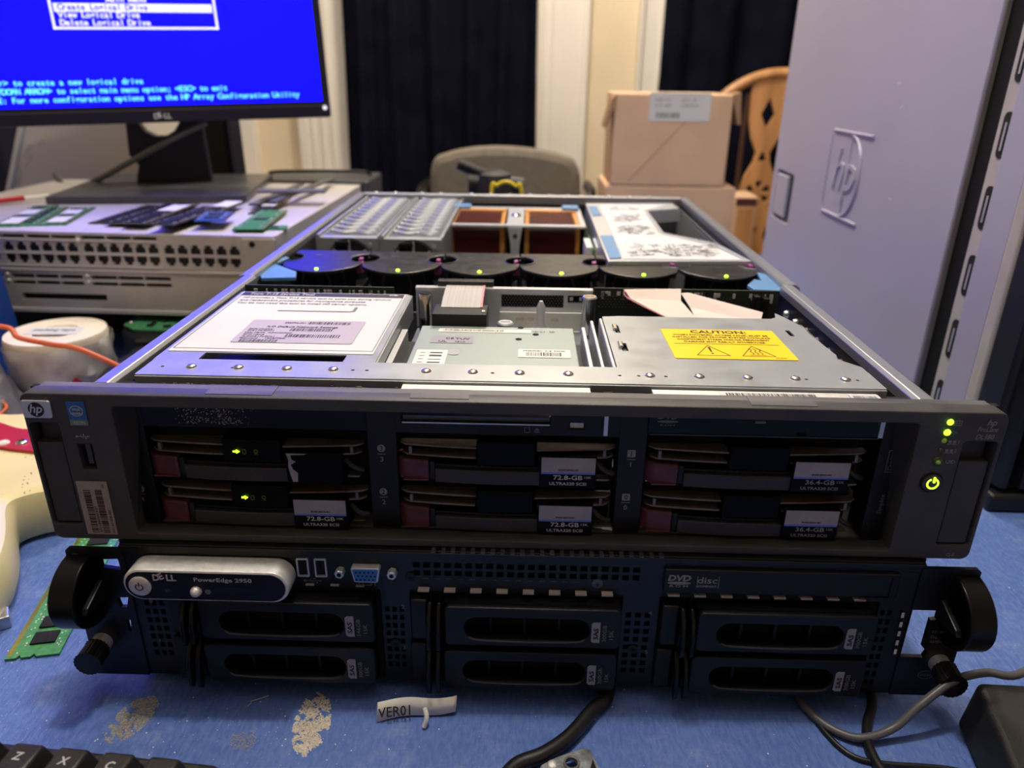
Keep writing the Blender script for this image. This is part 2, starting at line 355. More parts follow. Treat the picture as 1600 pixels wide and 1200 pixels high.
# window reveal
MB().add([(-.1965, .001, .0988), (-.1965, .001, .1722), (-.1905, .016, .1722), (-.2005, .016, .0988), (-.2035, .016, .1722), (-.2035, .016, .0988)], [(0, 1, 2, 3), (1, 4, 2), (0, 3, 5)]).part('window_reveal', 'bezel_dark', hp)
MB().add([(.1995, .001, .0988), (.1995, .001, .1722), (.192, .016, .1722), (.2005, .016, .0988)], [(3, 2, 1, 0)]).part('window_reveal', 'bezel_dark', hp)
MB().add([(-.1965, .001, .0988), (.1995, .001, .0988), (.2015, .018, .0945), (-.2015, .018, .0945), (-.1965, .001, .0970), (.1995, .001, .0970)], [(0, 1, 2, 3), (0, 4, 5, 1)]).part('window_sill', 'bezel_grey', hp)
MB().box(-.2413, -.2030, .0100, .0135, .0950, .178).box(.2035, .2413, .0100, .0135, .0950, .178).part('bezel_backing', 'void', hp)
# latch panels
for a, b_, z0, z1 in ((-.2391, -.2255, .1040, .1512), (.2234, .2384, .1034, .1516)):
    o = MB().box(a, b_, .0012, .0085, z0, z1).part('latch_panel', 'bezel_grey', hp, bev=.0009)
    MB().box(a + .001, b_ - .001, .0062, .0085, z1 - .001, z1 + .0105).part('latch_recess', 'bezel_dark', o, bev=.0004)
# badge
fb = frame('front', 0, -.0002, 0)
o = MB().plate([rr(-.2402, -.2258, .1658, .1752, .0012)], .0012, fb, bev=.0003).part('badge', 'steel', hp, smooth=True, label='silver badge with round letter emblem')
fe = frame('front', 0, -.0015, 0)
MB().plate([circ(-.2330, .1705, .0039, 28)], .0002, fe).part('emblem_disc', 'ink', o)
fl = frame('front', 0, -.0018, 0)
MB().text('hp', .0066, fl @ Matrix.Translation((-.2330, .1690, 0)), 'C', shear=.3, bold=.012).part('lettering', 'steel', o)
# processor sticker
o = MB().plate([rr(-.2182, -.2092, .1650, .1745, .0004)], .0003, fb).part('processor_sticker', 'sticker_blue', hp)
MB().plate([rr(-.2182, -.2092, .1618, .1650, .0003)], .0003, fb).part('sticker_foot', 'sticker_grey', o)
def ring(cx, cy, rx, ry, t, m, n=30, a0=0, a1=360):
    vs = []; k = n + 1
    for i in range(k):
        a = R_(a0 + (a1 - a0) * i / n); c_, s_ = math.cos(a), math.sin(a)
        vs += [(cx + rx * c_, cy + ry * s_, .0001), (cx + (rx - t) * c_, cy + (ry - t) * s_, .0001)]
    return MB().add(vs, [(2*i, 2*i+2, 2*i+3, 2*i+1) for i in range(n)], m)
fs_ = frame('front', 0, -.0006, 0)
g = ring(-.2137, .1698, .0034, .0029, .0004, fs_); g.text('intel', .0024, fs_ @ Matrix.Translation((-.2137, .1700, 0)), 'C', fit=.0036, bold=.01); g.text('inside', .0022, fs_ @ Matrix.Translation((-.2137, .1679, 0)), 'C', fit=.0042, bold=.01)
for q in (g,): 
    pass
g.text('XEON', .0025, fs_ @ Matrix.Translation((-.2137, .1625, 0)), 'C', fit=.0062, bold=.012)
g.part('lettering', 'ink_white', o)
def usb_symbol(x, z, s, y, name_mat, parent, ang=0):
    f_ = frame('front', x, y, z, ang); g = MB()
    g.box(-.5*s, .42*s, -.02*s, .02*s, 0, .00006, f_); g.plate([circ(-.5*s, 0, .09*s, 12)], .00006, f_)
    g.plate([[(.42*s, -.07*s), (.56*s, 0), (.42*s, .07*s)]], .00006, f_)
    g.strip([(-.25*s, 0, 0), (-.08*s, .16*s, 0), (.08*s, .16*s, 0)], (.03*s, 0, 0), .00006, m=f_); g.box(.05*s, .16*s, .11*s, .21*s, 0, .00006, f_)
    g.strip([(-.1*s, 0, 0), (.05*s, -.16*s, 0), (.2*s, -.16*s, 0)], (.03*s, 0, 0), .00006, m=f_); g.plate([circ(.25*s, -.16*s, .06*s, 10)], .00006, f_)
    return g.part('usb_symbol', name_mat, parent)
usb_symbol(-.2136, .1556, .0060, -.0003, 'ink_white', hp)
o = MB().box(-.2172, -.2108, .006, .0095, .1372, .1504).part('usb_port', 'black', hp)
MB().box(-.2156, -.2130, .003, .0060, .1385, .1495).part('port_tongue', 'steel_dark', o)
# serial label (turned sideways)
o = MB().plate([rr(-.2228, -.2068, .0978, .1298, .0003)], .0003, fb).part('serial_label', 'label_dim', hp, label='pale bar code label with upright lettering')
g = MB(); g.bars(.026, .0036, frame('front', -.2163, -.0006, .0990, 90), 34, 3); g.bars(.026, .0036, frame('front', -.2103, -.0006, .0990, 90), 34, 5)
g.text('S/N UE8300CA97', .0018, frame('front', -.2145, -.0006, .0990, 90), fit=.016); g.text('P/O 371308-405', .0018, frame('front', -.2078, -.0006, .0990, 90), fit=.014); g.text('HP', .0016, frame('front', -.2085, -.0006, .1262, 90))
g.part('lettering', 'ink', o)
# right hand side: leds, icons, power button, lettering
for x, z, r, m_ in ((.2133, .1734, .0015, 'led'), (.2131, .1679, .0016, 'led'), (.2127, .1634, .0013, 'led_dim'), (.2123, .1583, .0013, 'led_off'), (.2122, .1520, .0026, 'led_off')):
    o = MB().dome((0, 0, 0), r, r * .6, frame('front', x, -.0001, z), 16).part('status_light', m_, hp, smooth=True)
    if r > .002: MB().dome((-.0005, .0002, .0006), r * .45, r * .8, frame('front', x, -.0001, z), 12).part('light_core', 'led_dim', o, smooth=True)
o = MB().lathe([(.0056, 0), (.0056, .0006), (.0050, .0008)], frame('front', .2116, 0, .1401), 28).part('power_button', 'void', hp, smooth=True, label='round power button with green lit symbol')
MB().lathe([(.0048, 0), (.0048, .0012), (.0040, .0017)], frame('front', .2116, 0, .1401), 28).part('button_cap', 'bezel_grey', o, smooth=True)
g = ring(.2116, .1401, .0030, .0030, .0007, frame('front', 0, -.0017, 0), a0=115, a1=425 - 0); g.box(-.0004, .0004, .0008, .0037, 0, .0004, frame('front', .2119, -.0018, .1401)); g.part('power_symbol', 'led', o)
g = MB(); f0 = frame('front', 0, -.0003, 0); ti = lambda x, z: f0 @ Matrix.Translation((x, z, 0))
g.text('hp', .0046, ti(.2334, .1722), 'C', shear=.25, bold=.01); g.text('ProLiant', .0036, ti(.2322, .1688), 'C', fit=.0098, shear=.25); g.text('DL380', .0038, ti(.2316, .1647), 'C', fit=.0088, shear=.25)
g.text('G4', .0030, ti(.2310, .0962), 'C', fit=.0042); g.part('model_lettering', 'ink_dim', hp)
g = MB(); g.text('1', .0026, ti(.2192, .1620)); g.text('2', .0026, ti(.2186, .1572)); g.text('UID', .0027, ti(.2160, .1510), fit=.0046, bold=.01)
for z, x in ((.1625, .2148), (.1577, .2144)):
    for k in (0, .0022): g.box(x + k, x + k + .0014, z, z + .0011, 0, .00006, f0); g.box(x + k - .0002, x + k + .0016, z - .0006, z - .0003, 0, .00006, f0)
    g.box(x - .0004, x + .0042, z - .0011, z - .0009, 0, .00006, f0)
for q in rr(.2152, .2188, .1716, .1742, .0004, 2): pass
g.plate([rr(.2152, .2190, .1716, .1744, .0005), rr(.2155, .2187, .1719, .1741, .0003)[::-1]], .00006, f0); g.box(.2158, .2184, .1729, .1731, 0, .00006, f0); g.box(.2163, .2165, .1723, .1737, 0, .00006, f0); g.box(.2176, .2178, .1723, .1737, 0, .00006, f0)
g.strip([(.2146, .1679, 0), (.2154, .1679, 0), (.2158, .1690, 0), (.2163, .1668, 0), (.2168, .1686, 0), (.2172, .1679, 0), (.2180, .1679, 0)], (.0, .0003, 0), .00006, m=f0)
g.part('icons', 'ink_dim', hp)
# --- drive cage front
CY = .013
def cagebox(x0, x1, z0, z1, m_='black', y0=CY, name='bay_divider', y1=.03): return MB().box(x0, x1, y0, y1, z0, z1).part(name, m_, hp, bev=.0003)
cagebox(-.2035, -.1895, .0975, .1735); d1 = cagebox(-.0735, -.0585, .0975, .1735); d2 = cagebox(.0565, .0705, .0975, .1735); d3 = cagebox(.1895, .2035, .0975, .1735)
MB().box(-.2065, .2065, .664, .666, .0965, .168).part('rear_panel', 'steel_dark', hp)
def bay_num(parent, x, z, a, b_, ang, boxed=False):
    f_ = frame('front', x, CY - .0002, z, ang); g = MB(); g.text(b_, .0040, f_ @ Matrix.Translation((0, 0, 0)), 'C', bold=.01)
    g.box(-.0022, .0022, .0042, .0045, 0, .00005, f_)
    g.plate([rr(-.0021, .0021, .0056, .0098, .0006 if boxed else .00205)], .00005, f_); g.part('bay_number', 'ink_dim', parent)
    h = MB().text(a, .0038, f_ @ Matrix.Translation((0, .0064, .00008)), 'C', bold=.012); h.part('bay_digit', 'void', parent)
for (x, z, n_, bx, dv) in ((-.0665, .1410, '3', 0, d1), (-.0668, .1150, '2', 0, d1), (.0632, .1410, '1', 1, d2), (.0622, .1150, '0', 1, d2)): bay_num(dv, x, z - .003, n_, n_, 0, bx)
dl = [c for c in hp.children if c.name.startswith('bay_divider')][0]
bay_num(dl, -.1968, .1375, '5', '5', 0); bay_num(dl, -.1975, .1105, '4', '4', 0)
g = MB(); g.text('Simplex', .0034, frame('front', .1975, CY - .0002, .1130, 90), fit=.012); g.text('ch', .0034, frame('front', .1980, CY - .0002, .1560, 90)); g.text('Duplex', .0034, frame('front', .1978, CY - .0003, .1395, 90), fit=.0105)
g.part('channel_lettering', 'ink_grey', d3)
MB().plate([rr(.1945, .1990, .1380, .1510, .0004), rr(.1949, .1986, .1384, .1506, .0003)[::-1]], .00006, frame('front', 0, CY - .0002, 0)).part('channel_frame', 'ink_grey', d3)
# top row: blank plate, floppy front, optical drive
o = cagebox(-.1895, -.0735, .1555, .1735, 'black_gloss', CY, 'blank_panel')
rd = random.Random(4); g = MB()
for k in range(330):
    x = rd.choice((rd.gauss(-.163, .0045), rd.gauss(-.147, .008), rd.gauss(-.146, .006))); z = rd.uniform(.1575, .1715)
    if not (-.176 < x < -.130): continue
    s_ = rd.uniform(.00012, .0007); t_ = rd.uniform(0, 3); f_ = frame('front', x, CY - .00005, z, math.degrees(t_))
    g.add([(-s_, -s_ * .4, .0001), (s_ * .9, -s_ * .3, .0001), (s_ * .3, s_ * .5, .0001), (-s_ * .5, s_ * .45, .0001)], [(0, 1, 2, 3)], f_)
g.part('sticker_residue', 'label_dim', o, kind='stuff', label='torn white specks left by a peeled sticker')
o = MB().plate([[(-.0585, .1550), (.0565, .1550), (.0565, .1735), (-.0585, .1735)], rr(-.0555, .0210, .1615, .1670, .0006)[::-1], rr(.0305, .0385, .1585, .1625, .0003)[::-1]], .008, frame('front', 0, CY + .008, 0)).part('floppy_front', 'black', hp)
MB().box(-.0550, .0205, .0150, .022, .1610, .1640).part('floppy_shutter', 'steel_dark', o); MB().box(-.0550, .0205, .0128, .0134, .1606, .1613).part('slot_edge', 'steel', o)
MB().box(.031, .038, .0150, .020, .1588, .1625).part('eject_plate', 'panel_silver', o)
g = MB(); f_ = frame('front', 0, CY - .0002, 0); g.plate([rr(.0075, .0105, .1565, .1595, .0002), rr(.0078, .0102, .1568, .1592, .0001)[::-1]], .00006, f_); g.plate([[(.0125, .1578), (.0155, .1578), (.0140, .1593)]], .00006, f_); g.box(.0125, .0155, .1568, .1573, 0, .00006, f_); g.part('eject_icons', 'ink_grey', o)
MB().box(.0480, .0500, CY - .001, .020, .1560, .1735).part('catch_clip', 'steel', hp); MB().box(.1868, .1890, CY - .001, .020, .158, .1735).part('catch_clip', 'steel', hp)
o = cagebox(.0705, .1868, .1575, .1730, 'black_gloss', CY - .001, 'optical_drive_front')
g = MB(); f_ = frame('front', 0, CY - .0013, 0); g.text('DVD', .0042, f_ @ Matrix.Translation((.0800, .1665, 0)), 'C', fit=.0105, bold=.03, shear=.2); g.plate([circ(.0800, .1650, .0054, 20, .0007)], .00006, f_); g.text('ROM', .0016, f_ @ Matrix.Translation((.0800, .1624, 0)), 'C', fit=.007); g.part('lettering', 'ink_grey', o)
MB().box(.124, .129, CY - .0014, CY - .001, .1650, .1662).part('activity_window', 'ink_grey', o); MB().box(.146, .1505, CY - .003, CY - .001, .1585, .1592).part('eject_button', 'black', o)
MB().box(.0715, .1868, CY - .0016, CY - .001, .1575, .1579).part('drawer_lip', 'steel_dark', o)
# --- interior behind bays
MB().box(-.2030, .2030, .150, .152, .0975, .153).part('cage_body', 'void', hp); MB().box(-.2030, .2030, .031, .150, .1545, .1560).part('cage_shelf', 'black', hp)

# --- crossbar with rivets
holes = []
for x in (-.188, -.150, -.097, -.085 + .0, -.0655 - .012, -.010, .058, .068, .0825, .157, .184): holes.append(circ(x, .0400, .0010, 10)[::-1])
MB().plate([[(-.1975, .0285), (.1945, .0285), (.1945, .0520), (-.1975, .0520)]] + holes[:], .0012, frame('top', 0, 0, .1770), bev=0).part('crossbar', 'galv', hp)
MB().box(-.1975, .1945, .0275, .0290, .1730, .1776).box(-.1955, .1925, .0265, .0280, .1700, .1725).part('crossbar_lip', 'galv', hp, bev=.0004)
MB().box(-.1975, .1945, .030, .052, .1735, .1765).part('crossbar_underside', 'void', hp)
for u, v in ((300, 571), (373, 573), (448, 575), (521, 576), (666, 579), (739, 580), (812, 582), (888, 583), (1016, 587), (1093, 588), (1168, 589), (1243, 591), (1322, 593)):
    p_ = bp(u, v, z=.1785)
    MB().dome((p_.x, .0405, .1781), .0029, .0016, None, 14).part('rivet', 'chrome', hp, smooth=True)
g = MB(); rd = random.Random(9)
for k in range(900):
    x = rd.uniform(-.19, -.075) if rd.random() < .8 else rd.uniform(-.07, .19); y = rd.uniform(.0240, .0290); z = rd.uniform(.1715, .1745); a = rd.uniform(0, 6.28); l = rd.uniform(.001, .003)
    dx, dz = math.cos(a) * l, -abs(math.sin(a)) * l * .6; g.add([(x, y, z), (x + dx, y - .0006, z + dz), (x + dx, y, z + dz + .00025), (x, y + .0002, z + .00025)], [(0, 1, 2, 3)])
g.part('lint_fringe', 'lint', hp, kind='stuff', label='grey lint hanging under the left half of the crossbar')
MB().box(-.056, .041, .0165, .026, .1700, .1765).part('drive_top_edge', 'white_plastic', hp); MB().box(.073, .188, .0165, .026, .1700, .1763).part('drive_top_edge', 'panel_silver', hp)
o = MB().box(.107, .158, .0168, .024, .1764, .1767).part('edge_label', 'white_paper', hp); MB().bars(.046, .0045, frame('top', .110, .0180, .1768), 60, 11).part('lettering', 'ink', o)
o = MB().box(.173, .188, .0170, .024, .1764, .1767).part('edge_label', 'white_paper', hp); MB().bars(.012, .004, frame('top', .1745, .0180, .1768), 18, 12).part('lettering', 'ink_grey', o)
# --- left lid: white service label
poly = [(-.1985, .0520), (-.0755, .0520), (-.0755, .1870), (-.0785, .1900), (-.1975, .1900), (-.1985, .1880)]
o = MB().plate([poly, rr(-.1740, -.0935, .0530, .0635, .0006)[::-1]], .0010, frame('top', 0, 0, .1768)).part('drive_cage_cover', 'galv', hp)
MB().box(-.0765, -.0745, .0525, .189, .1600, .1772).part('cover_side', 'galv', hp, bev=.0006); MB().box(-.1745, -.093, .0528, .0640, .158, .159).part('slot_bottom', 'void', hp)
lo = MB().plate([rr(-.1965, -.0790, .0648, .1885, .0005)], .0003, frame('top', 0, 0, .17785)).part('service_label', 'white_paper', o, label='large white label with printed instructions')
ft = frame('top', 0, 0, .1783); tt = lambda x, y, z=0: ft @ Matrix.Translation((x, y, z))
g = MB().plate([rr(-.1955, -.0800, .1788, .1872, .0003)], .00008, ft); 
for (x0, x1, y0, y1) in ((-.1950, -.1947, .069, .181), (-.0803, -.0800, .069, .181), (-.1950, -.0800, .069, .0693)): g.box(x0, x1, y0, y1, 0, .00008, ft)
g.part('printed_bar', 'ink', o)
MB().text('Torx T-15 Service Tool', .0072, tt(-.1900, .1805, .00012), fit=.046, bold=.01).plate([[(-.0905, .1838), (-.0905, .1852), (-.0865, .1852), (-.0865, .1860), (-.0835, .1845), (-.0865, .1830), (-.0865, .1838)]], .0001, tt(0, 0, .0001)).part('title_lettering', 'white_paper', o)
g = MB()
for k, (t_, w_) in enumerate((('HP provides a Torx T-15 service tool to assist you during removal', .104), ('and replacement procedures for maintenance purposes.', .088), ('You do not need this tool to install HP server options.', .090))): g.text(t_, .0046, tt(-.1915, .1722 - k * .0065), fit=w_, bold=.006)
g.part('body_lettering', 'ink', o)
g = MB().box(-.1580, -.1150, .1430, .1446, 0, .0001, ft).plate([[(-.1170, .1430), (-.1090, .1430), (-.1065, .1450), (-.1065, .1540), (-.1085, .1540), (-.1085, .1462), (-.1100, .1446), (-.1170, .1446)]], .0001, ft); g.part('tool_drawing', 'ink_grey', o)
LP = lambda u, v: bp(u, v, z=.1784)
q4 = [LP(*c) for c in ((361, 534), (549, 538), (568, 503), (398, 499))]; lx0 = min(q4[0].x, q4[3].x); lx1 = max(q4[1].x, q4[2].x); ly0, ly1 = (q4[0].y + q4[1].y) / 2, (q4[2].y + q4[3].y) / 2
gl = MB().plate([rr(lx0, lx1, ly0, ly1, .0015)], .0001, tt(0, 0, .0001)).part('network_label', 'label_lilac', o, label='lilac bar code label')
f2 = lambda x, y: tt(x, y, .0003)
def lrow(kind, u0, u1, v, h, txt=None, sd=0):
    a_, c_ = LP(u0, v), LP(u1, v)
    if kind == 'bars': g.bars(c_.x - a_.x, h, f2(a_.x, a_.y), max(20, int((c_.x - a_.x) / .00085)), sd)
    else: g.text(txt, h, f2(a_.x, a_.y), fit=c_.x - a_.x, bold=.012)
g = MB()
lrow('text', 445, 478, 505.5, .0030, '332796-001'); lrow('bars', 481, 547, 507, .0046, sd=21); lrow('text', 417, 529, 511.5, .0044, 'iLO Default Network Settings')
lrow('text', 389, 428, 514.5, .0028, 'Serial Number'); lrow('text', 387, 428, 517, .0026, 'D317LDN1'); lrow('bars', 452, 520, 517.5, .0052, sd=22)
lrow('text', 382, 458, 520, .0028, 'User Name:  Administrator'); lrow('text', 380, 413, 523, .0028, 'DNS Name'); lrow('text', 378, 429, 526, .0026, 'ILOD317LDN1'); lrow('bars', 444, 531, 527, .0052, sd=23)
lrow('text', 374, 402, 529, .0028, 'Password'); lrow('text', 414, 446, 529.5, .0028, '12AB77DK'); lrow('bars', 372, 432, 534, .0044, sd=24)
g.part('label_lettering', 'ink', o)
# --- middle: floppy drive
MB().box(-.0740, .0560, .0520, .2030, .1470, .1480).part('cage_floor', 'galv', hp)
MB().box(-.0740, -.0700, .0520, .135, .148, .170).part('drive_bracket', 'steel', hp, bev=.0004); MB().box(.0440, .0465, .0520, .14, .148, .172).part('drive_bracket', 'steel', hp, bev=.0004); MB().box(.0505, .0525, .0520, .15, .148, .1735).part('drive_bracket', 'steel', hp, bev=.0004)
fd = MB().box(-.0625, .0395, .0500, .1480, .1500, .1685).part('floppy_drive', 'fdd', hp, bev=.0008, label='pale metal floppy drive with labels')
fz = frame('top', 0, 0, .1687); tz = lambda x, y, z=0: fz @ Matrix.Translation((x, y, z))
MB().plate([rr(-.0500, .0110, .1350, .1415, .001)], .0001, fz).part('drive_label', 'white_plastic', fd)
MB().plate([rr(-.0590, -.0400, .0520, .1000, .0006)], .0001, fz).part('drive_label', 'white_plastic', fd)
MB().plate([rr(.0030, .0350, .0900, .1040, .001)], .0001, fz).part('drive_label', 'white_plastic', fd)
MB().plate([rr(-.0530, -.0260, .1130, .1270, .0003)], .0001, fz).part('drive_label', 'label_grey', fd, label='grey approvals label')
MB().plate([rr(-.0395, -.0330, .0920, .1020, .0025)], .0001, fz).part('drive_pad', 'galv', fd)
g = MB(); g.bars(.022, .006, tz(.0080, .0925, .0002), 26, 31); g.text('MODEL 3.5 FDD', .0024, tz(.006, .1003, .0002), fit=.026)
for k in range(8): g.box(-.0505, -.0430, .0555 + k * .0055, .0580 + k * .0055 - (k % 3) * .0008, .0001, .0002, fz); g.box(-.0565, -.0535, .0560 + k * .0055, .0566 + k * .0055, .0001, .0002, fz)
g.bars(.040, .0030, tz(-.047, .1368, .0002), 60, 33); g.text('TUV', .0048, tz(-.0375, .1195, .0002), bold=.02); g.text('UL', .0046, tz(-.0480, .1145, .0002), bold=.02); g.text('CE', .0046, tz(-.0440, .1200, .0002)); g.text('REV.A', .0026, tz(-.0375, .1145, .0002)); g.text('rev 2.1   HP', .003, tz(.0120, .1372, .0002), bold=.01)
g.part('lettering', 'ink', fd)
for x, y in ((.0040, .1465), (.0140, .1330), (.0030, .1230)): MB().lathe([(.0021, 0), (.0021, .0002)], Matrix.Translation((x, y, .1686)), 14).part('screw_hole', 'void', fd)
# connector + ribbon
o = MB().box(-.0560, -.0190, .1490, .1720, .1500, .1765).part('ribbon_connector', 'black', hp, bev=.0006, label='black connector block')
MB().box(-.0225, -.0205, .1540, .1570, .1765, .1772).part('pin_mark', 'white_plastic', o)
p_ = [(-.037, .1640, .1760), (-.037, .1760, .1790), (-.037, .1950, .1810), (-.037, .2060, .1805)]
o = MB().strip(p_, (.0285, 0, 0), .0009).part('ribbon_cable', 'cable_ribbon', hp); MB().strip([(x + .0135, y, z + .0006) for x, y, z in p_], (.0016, 0, 0), .0006).part('edge_stripe', 'cable_pink', o)
MB().box(-.058, -.017, .2045, .2120, .176, .1845).part('ribbon_clamp', 'fan_black', hp, bev=.0005)
# rear wall of cage and bits
g = MB().plate([[(-.0740, .150), (.0560, .150), (.0560, .1795), (-.0740, .1795)], rr(-.0110, .0350, .1665, .1760, .0004)[::-1], rr(.0380, .0505, .1705, .1760, .0004)[::-1]], .0016, frame('front', 0, .2030, 0)); g.box(-.074, .056, .2000, .2060, .1790, .1805); g.part('cage_rear_wall', 'steel', hp)
g = MB()
for r in range(5):
    for c in range(20):
        if r * 0 + c >= 0: g.box(-.0105 + c * .0023 + (r % 2) * .00115 - .0006, -.0105 + c * .0023 + (r % 2) * .00115 + .0006, .2026, .2030, .1672 + r * .0018, .1672 + r * .0018 + .0009)
g.part('vent_mesh', 'steel_dark', hp, kind='stuff'); MB().box(-.012, .052, .2045, .2060, .165, .178).part('vent_backing', 'void', hp)
MB().box(.0395, .0420, .2024, .203, .1718, .1745).box(.0465, .0490, .2024, .203, .1718, .1745).part('slot_tab', 'steel', hp)
o = MB().box(-.0120, .0490, .1975, .2005, .1500, .1635).part('board_label', 'white_plastic', hp)
g = MB(); f_ = frame('front', 0, .1972, 0); g.text('DVD / CD', .0030, f_ @ Matrix.Translation((0, .1575, 0))); g.text('SCSI', .0030, f_ @ Matrix.Translation((.026, .1575, 0))); g.text('OPTION', .0022, f_ @ Matrix.Translation((.014, .1535, 0))); g.box(-.002, .040, .1520, .1522, 0, .00005, f_); g.part('lettering', 'brass', o)
def screw_post(x, y, z0, z1, r, m_='chrome', name='thumb_screw'):
    o = MB().lathe([(r * .8, z0), (r, z0 + .001), (r, z1 - .001), (r * .85, z1)], Matrix.Translation((x, y, 0)), 18).part(name, m_, hp, smooth=True)
    MB().box(x - r * .6, x + r * .6, y - .0004, y + .0004, z1, z1 + .0002).part('screw_slot', 'steel_dark', o); return o
screw_post(-.0655, .1900, .150, .1790, .0052); screw_post(.0530, .1900, .150, .1790, .0056); screw_post(-.0070, .1730, .1480, .1640, .0058, 'steel', 'post_cap')
o = MB().lathe([(.0085, .148), (.0082, .155), (.0060, .1600), (.0030, .1640), (.0030, .1760), (.0012, .1800)], Matrix.Translation((.0178, .1720, 0)), 20).part('guide_pin', 'steel', hp, smooth=True)
# --- right: metal cover with caution label
poly = [(.0580, .0520), (.1945, .0520), (.1945, .0600), (.1855, .0720), (.1875, .0790), (.1860, .1010), (.1850, .1180), (.1860, .1300), (.1800, .1510), (.1765, .1600), (.1740, .1500), (.1700, .1470), (.0690, .1470), (.0580, .1450)]
MB().plate([poly, rr(.0635, .0665, .1120, .1270, .0006)[::-1], rr(.0640, .0675, .0790, .0930, .0006)[::-1], rr(.1715, .1745, .1120, .1230, .0006)[::-1]], .0010, frame('top', 0, 0, .1770)).part('optical_drive_cover', 'galv', hp)
MB().box(.0560, .0580, .0520, .1460, .150, .1765).box(.0600, .0615, .053, .145, .16, .1765).part('cover_side', 'steel', hp, bev=.0005)
for y in (.0830, .1160): MB().box(.0620, .0650, y, y + .008, .1700, .1800).part('cover_tab', 'chrome', hp, bev=.0006)
MB().box(.060, .190, .060, .145, .1560, .1750).part('cage_box', 'steel_dark', hp)
cl = MB().plate([rr(.0925, .1625, .0680, .1205, .0012)], .0003, frame('top', 0, 0, .1781)).part('caution_label', 'caution', hp, label='yellow warning label')
fc = frame('top', 0, 0, .1785); tc_ = lambda x, y: fc @ Matrix.Translation((x, y, 0)); g = MB()
g.text('CAUTION:', .0072, tc_(.1275, .1130), 'C', fit=.0345, bold=.025)
for k, (t_, w_) in enumerate((('WHEN POWERED, ACCESS PANEL MUST BE', .058), ('INSTALLED FOR PROPER SYSTEM COOLING.', .060), ('COMPONENT STRESS AND/OR PERMANENT', .056), ('DAMAGE MAY RESULT OTHERWISE.', .049))): g.text(t_, .0034, tc_(.1275, .1082 - k * .0042), 'C', fit=w_, bold=.01)
g.box(.0965, .1585, .0928, .0932, 0, .00006, fc)
for cx in (.1155, .1415):
    g.plate([[(cx - .0098, .0730), (cx + .0098, .0730), (cx, .0905)], [(cx, .0895), (cx - .0091, .0734), (cx + .0091, .0734)]], .00006, fc)
g.plate([[(.1148, .0870), (.1162, .0870), (.1159, .0790), (.1151, .0790)]], .00006, fc); g.plate([circ(.1155, .0765, .0008, 10)], .00006, fc)
for k in (-1, 0, 1): g.strip([(.1415 + k * .0026 + .0006 * math.sin(t * 1.3), .0760 + t * .0012, 0) for t in range(9)], (.0005, 0, 0), .00006, m=fc)
g.box(.1370, .1460, .0748, .0751, 0, .00006, fc); g.text('334190-001', .0014, tc_(.1500, .0700)); g.part('lettering', 'ink', cl)
# white folded ribbon cable
o = MB().add([tuple(bp(975, 452, y=.208)), tuple(bp(1064, 451, y=.210)), tuple(bp(1064, 470, y=.198)), tuple(bp(1095, 505, y=.165)), tuple(bp(1055, 503, y=.162)), tuple(bp(985, 466, y=.200))], [(0, 5, 4, 3, 2, 1)])
o.add([tuple(bp(1064, 458, y=.209)), tuple(bp(1075, 457, y=.208)), tuple(bp(1192, 488, y=.170)), tuple(bp(1188, 504, y=.162)), tuple(bp(1090, 504, y=.162)), tuple(bp(1078, 480, y=.195))], [(0, 5, 4, 3, 2, 1)])
o = o.part('folded_ribbon_cable', 'cable_white', hp, label='wide off-white folded ribbon cable'); so = o.modifiers.new('s', 'SOLIDIFY'); so.thickness = .001
MB().tube([bp(975, 453, y=.207), bp(983, 467, y=.199), bp(1055, 503, y=.161)], .0005, 6).part('edge_stripe', 'cable_pink', o)
# backplane boards
def board(x0, x1, y, z0, z1, name='backplane'):
    o = MB().box(x0, x1, y, y + .0016, z0, z1).part(name, 'pcb_dark', hp); rd = random.Random(int(x0 * 999)); g = MB()
    for k in range(int((x1 - x0) * 260)):
        x = rd.uniform(x0 + .003, x1 - .003); s_ = rd.uniform(.0005, .0016); g.box(x, x + s_ * 1.6, y - .0008, y, z1 - rd.uniform(.004, .010), z1 - .0025)
    g.part('board_components', 'panel_silver', o, kind='stuff'); return o
board(-.2000, -.0900, .2000, .150, .1800); b2 = board(.0580, .1960, .2130, .150, .1790)
g = MB()
for r in range(5):
    for c in range(40): 
        x = .062 + c * .0025 + (r % 2) * .00125
        if x < .172: g.box(x, x + .0011, .2122, .2130, .1640 + r * .0020, .1640 + r * .0020 + .0011)
g.part('board_vias', 'steel_dark', b2, kind='stuff')
MB().box(.176, .180, .205, .213, .155, .1765).box(.183, .187, .205, .213, .155, .1750).part('slot_guide', 'black', b2)
# --- blue fan-tray levers
for lp, name in (([(405, 425), (430, 398), (452, 402), (430, 412), (463, 424), (462, 433), (408, 434)], 'l'), ([(1168, 445), (1178, 436), (1190, 438), (1183, 425), (1212, 432), (1232, 448), (1225, 454), (1178, 452)], 'r')):
    pp = [bp(u, v, z=.174) for u, v in lp]; pp = [(q.x, q.y) for q in pp]
    MB().plate([pp], .0030, frame('top', 0, 0, .171), bev=.0005).part('tray_lever', 'lever_blue', hp, label='light blue plastic lever')
MB().box(-.203, .203, .352, .354, .1, .166).box(-.203, .203, .236, .238, .1, .150).part('fan_tray', 'steel_dark', hp)

